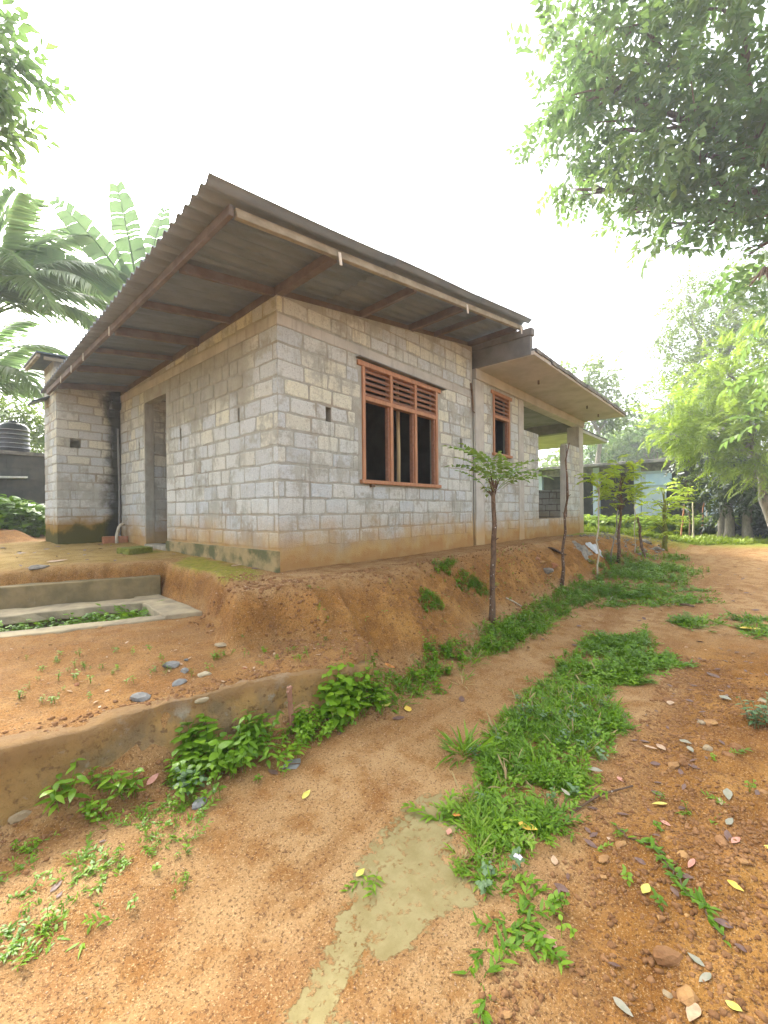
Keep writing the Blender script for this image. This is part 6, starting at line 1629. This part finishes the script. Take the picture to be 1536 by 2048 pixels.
def strew(name, P, temps, smin, smax, mat, lab, tilt=.2, seed=1, kind='stuff', dz=0):
    g = np.random.default_rng(seed); n = len(P); z = height(P[:, 0], P[:, 1]) + dz; a = g.uniform(0, 6.28, n)
    D = np.stack([np.cos(a), np.sin(a), g.normal(size=n) * tilt * .5], 1); U = np.tile([0, 0, 1.0], (n, 1)) + g.normal(size=(n, 3)) * tilt
    o = scatter(name, temps, np.stack([P[:, 0], P[:, 1], z], 1), rot_from(D, U), g.uniform(smin, smax, n), mat, None, kind, g.random(n) * .7 + .15)
    return tag(o, lab)
TF = [tuft(9, .075, .0125, .02, 400 + k, (.2, .7)) for k in range(5)]
TL = [tuft(9, .16, .011, .025, 420 + k, (.1, .4)) for k in range(4)]
RN = [runner(440 + k) for k in range(6)]
BW = [broad(460 + k) for k in range(5)]
BS = [broad(480 + k, 8, .07, .04, .02) for k in range(4)]
BX = [broad(500 + k, 14, .2, .075, .036, 3) for k in range(4)]
strew('grass', in_poly(GRASS, 2600, 1, .02, clump=-.03, fray=.17, sc=5), TF + TF + RN, .42, .95, 'grass_blade', 'strip of coarse green grass between the track and the soil heap', .35, 1)
strew('grass', in_poly(GRASS, 420, 2, .06, clump=.0), TL, .4, .8, 'grass_blade', 'taller blades in the middle grass strip', .3, 2)
strew('ground_cover', in_poly(GRASS, 260, 3, clump=.0), BS, .45, .95, 'weed_leaf', 'small broad weeds in the middle grass strip', .3, 3)
strew('ground_cover', in_poly(GRASS, 50, 33, clump=-.02), BS, .6, 1.1, 'blue_weed', 'greyish small weeds in the middle grass strip', .3, 33)
strew('grass', in_poly(GRASS_FAR, 1300, 4, clump=.02, fray=.25), TF + RN, .6, 1.25, 'grass_blade', 'grass patch where the two tracks meet', .3, 4)
strew('ground_cover', in_poly(GRASS_FAR, 300, 5, clump=.05, fray=.2), BS, .7, 1.2, 'weed_leaf', 'small weeds where the two tracks meet', .3, 5)
for k, (pl_, n_) in enumerate(RIGHT_GRASS):
    strew('grass', in_poly(pl_, n_, 60 + k, clump=.1, fray=.2), TF + RN, .9, 1.6, 'grass_blade', ('thin grass patch on the far track, nearer one', 'thin grass patch at the right edge of the far track', 'thin grass in the middle of the far track')[k % 3], .3, 60 + k)
strew('ground_cover', in_poly(BANKWEEDS, 1100, 6, clump=-.01, fray=.25), BS + BS + BW, .35, .95, 'weed_leaf', 'low weeds growing along the foot of the red bank', .25, 6)
strew('ground_cover', in_poly(BANKWEEDS, 130, 7, clump=-.04, fray=.2), BX, .35, .7, 'weed_leaf', 'taller weeds along the foot of the red bank', .25, 7)
strew('grass', in_poly(BANKWEEDS, 1100, 8, clump=.05, fray=.3), TF + TF + TL, .5, 1.0, 'grass_blade', 'grass among the weeds at the foot of the bank', .3, 8)
strew('ground_cover', in_poly(FARWEEDS, 2000, 9, clump=.04, fray=.6, sc=1.4), BW + BS + TF + TF, .6, 1.25, 'weed_leaf', 'thick green weeds under the row of saplings', .25, 9)
strew('ground_cover', in_poly(WALLWEEDS, 190, 10, clump=.03, fray=.1), BW + BS + TF, .4, .9, 'weed_leaf', 'weeds at the foot of the retaining wall', .25, 10)
strew('ground_cover', in_poly(TRACKWEEDS, 170, 11, clump=.02, fray=.14, sc=5), BS + TF + TF + RN, .28, .7, 'weed_leaf', 'sparse little weeds on the near edge of the track', .2, 11)
strew('ground_cover', in_poly(TERRWEEDS, 60, 12, clump=.2, fray=.1), BS, .35, .8, 'weed_leaf', 'tiny weeds sprouting on the mud terrace', .2, 12)
for k, pl_ in enumerate(SLOPEWEEDS):
    strew('ground_cover', in_poly(pl_, 90, 80 + k, clump=.1, fray=.1), BS, .5, 1.1, 'weed_leaf', ('upper', 'lower', 'right hand', 'middle')[k % 4] + ' patch of small weeds on the red earth bank', .2, 80 + k)
strew('ground_cover', in_poly([(-.7, -1.8), (.9, -1.85), (5.5, -1.2), (5.2, -.7), (.5, -.85), (-.7, -.9)], 130, 85, clump=.0, fray=.1), BS + TF, .3, .75, 'weed_leaf', 'tiny scattered weeds over the red earth bank', .2, 85)
strew('ground_cover', in_poly(HEAPWEEDS, 16, 13, clump=.2, fray=.1), RN + BS, .4, .8, 'weed_leaf', 'sparse sprigs on the red soil heap', .2, 13)
strew('lawn', in_poly(LAWN, 14000, 14, clump=.3, fray=.5, sc=.5), [tuft(9, .20, .03, .14, 520 + k) for k in range(4)], .6, 1.2, 'lawn_blade', 'bright yellow green lawn beyond the house', .3, 14)
strew('undergrowth', in_poly(UNDER, 2600, 15, clump=.2, fray=.6, sc=.5), [broad(540 + k, 22, .55, .22, .10, 4) for k in range(4)], .8, 1.7, 'shaded_leaf', 'dark undergrowth below the trees at right', .3, 15)
strew('undergrowth', in_poly(UNDER2, 1500, 16, clump=.25, fray=.5, sc=.6), [broad(550 + k, 22, .5, .2, .09, 4) for k in range(4)], .8, 1.6, 'feather_leaf', 'bushy green growth in front of the far building', .3, 16)
strew('undergrowth', in_poly(LEFTSHRUB, 900, 17, clump=.4, fray=.3, sc=.8), [broad(560 + k, 22, .42, .17, .08, 4) for k in range(4)], .8, 1.6, 'weed_leaf', 'leafy shrubs on the earth step at the left edge', .3, 17, dz=.05)
strew('ground_cover', in_poly(PITWEEDS, 260, 18, clump=.4, fray=.03), BW + BX, .6, 1.2, 'weed_leaf', 'weeds growing inside the septic pit', .25, 18, dz=.30)

strew('dry_grass', in_poly(GRASS, 90, 21, clump=.1, fray=.2), TF + TL, .5, 1.0, 'dry_blade', 'dry straw coloured blades among the grass strip', .5, 21)
strew('dry_grass', in_poly(BANKWEEDS, 160, 22, clump=.2, fray=.4), TF + TL, .5, 1.0, 'dry_blade', 'dry straw coloured blades below the bank', .5, 22)
# weeds one can tell apart
def plant(name, label, x, y, temps_fn, n, r, smin, smax, mat, seed, dz=0.0, upright=.3, cat='plant', group=None):
    g = np.random.default_rng(seed); root_z = gz(x, y) + dz
    a = g.uniform(0, 6.28, n); q = r * g.random(n) ** .6; X = x + q * np.cos(a); Y = y + q * np.sin(a); Z = height(X, Y) + dz
    P = np.stack([X - x, Y - y, Z - root_z], 1); b = g.uniform(0, 6.28, n)
    D = np.stack([np.cos(b), np.sin(b), np.zeros(n)], 1); U = np.stack([np.cos(a) * q / max(r, .01) * upright, np.sin(a) * q / max(r, .01) * upright, np.ones(n)], 1)
    o = scatter(name, temps_fn, P, rot_from(D, U), g.uniform(smin, smax, n), mat, None, None)
    o.location = (x, y, root_z); return tag(o, label, cat, group)
BIGW = [broad(600 + k, 12, .18, .095, .045, 2) for k in range(4)]
LANCE = [broad(620 + k, 12, .16, .085, .026, 2) for k in range(4)]
TEMPS = {'BIGW': BIGW, 'LANCE': LANCE, 'BW': BW, 'BS': BS, 'TL': TL, 'TF': TF, 'RN': RN, 'BX': BX}
for a_ in PLANTS: plant(a_[0], a_[1], a_[2], a_[3], TEMPS[a_[4]], *a_[5:10], a_[10], **(a_[11] if len(a_) > 11 else {}))
# fern in the pit
FP = [pinnate(14, .34, .075, .016, .55, seed=640 + k, rise=.5) for k in range(4)]
n_ = 9; a = np.arange(n_) * 2.4
fx, fy = FERN
o = scatter('fern', FP, np.zeros((n_, 3)), rot_from(np.stack([np.cos(a), np.sin(a), .55 + .3 * np.cos(a * 3)], 1), np.tile([0, 0, 1.0], (n_, 1))), np.linspace(.8, 1.25, n_), 'weed_leaf', None, None)
o.location = (fx, fy, gz(fx, fy) + .28); tag(o, 'bright green fern in the corner of the septic pit', 'fern')
# creeper lying on the soil heap
cr = empty('creeper', (CREEP[0][0], CREEP[0][1], gz(*CREEP[0])), 'long green creeper runner lying across the soil heap', 'plant')
T = LT(); mb = MB(); g = np.random.default_rng(31); pts = []
for (xa, ya), (xb, yb) in zip(CREEP[:-1], CREEP[1:]):
    for f in np.linspace(0, 1, 7)[:-1]: pts.append((xa + (xb - xa) * f + g.normal() * .006, ya + (yb - ya) * f + g.normal() * .006))
L3 = [Vector((p[0] - cr.location.x, p[1] - cr.location.y, gz(*p) + .008 - cr.location.z)) for p in pts]
mb.tube(L3, .003, 5); mb.build('stem', MAT['sapling_bark'], cr, smooth=True)
for i_, p in enumerate(L3):
    for _ in range(3 if 10 < i_ < len(L3) - 8 else 1):
        a = g.uniform(0, 6.28); T.blade(np.array(p), (math.cos(a), math.sin(a), g.uniform(.2, .9)), (0, 0, 1), g.uniform(.03, .062), g.uniform(.010, .017), g.uniform(.1, .5), 5, .8)
v, tr, li, nl = T.arr(); obj('foliage', np_mesh('foliage', v, tr, MAT['weed_leaf'], g.random(nl)[li]), cr)
# small mauve flower in the grass
x, y = FLOWER
fl = empty('flower', (x, y, gz(x, y)), 'single tiny pale mauve flower at the edge of the grass', 'flower')
T = LT(); T.stem((0, 0, 0), (0, 0, .05), .0015); v, tr, li, nl = T.arr(); obj('stem', np_mesh('stem', v, tr, MAT['weed_leaf'], np.full(len(v), .5)), fl)
T = LT()
for k in range(6): T.blade((0, 0, .05), (math.cos(k * 1.05), math.sin(k * 1.05), .35), (0, 0, 1), .021, .017, .3, 4, 1)
v, tr, li, nl = T.arr(); obj('petals', np_mesh('petals', v, tr, MAT['petal'], np.full(len(v), .5)), fl)

# ------------------------------------------------------------------ haze
hz = bpy.data.materials.new('haze'); hz.use_nodes = True
hn = hz.node_tree.nodes; hn.clear()
pv = hn.new('ShaderNodeVolumePrincipled'); pv.inputs['Color'].default_value = (0.93, 0.97, 1.0, 1); pv.inputs['Density'].default_value = HAZE; pv.inputs['Anisotropy'].default_value = 0.35
ho = hn.new('ShaderNodeOutputMaterial'); hz.node_tree.links.new(pv.outputs[0], ho.inputs['Volume'])
mb = MB(); mb.box((-345, -345, -2.6), (365, 365, 16.5)); o = mb.build('haze', hz); o['kind'] = 'stuff'
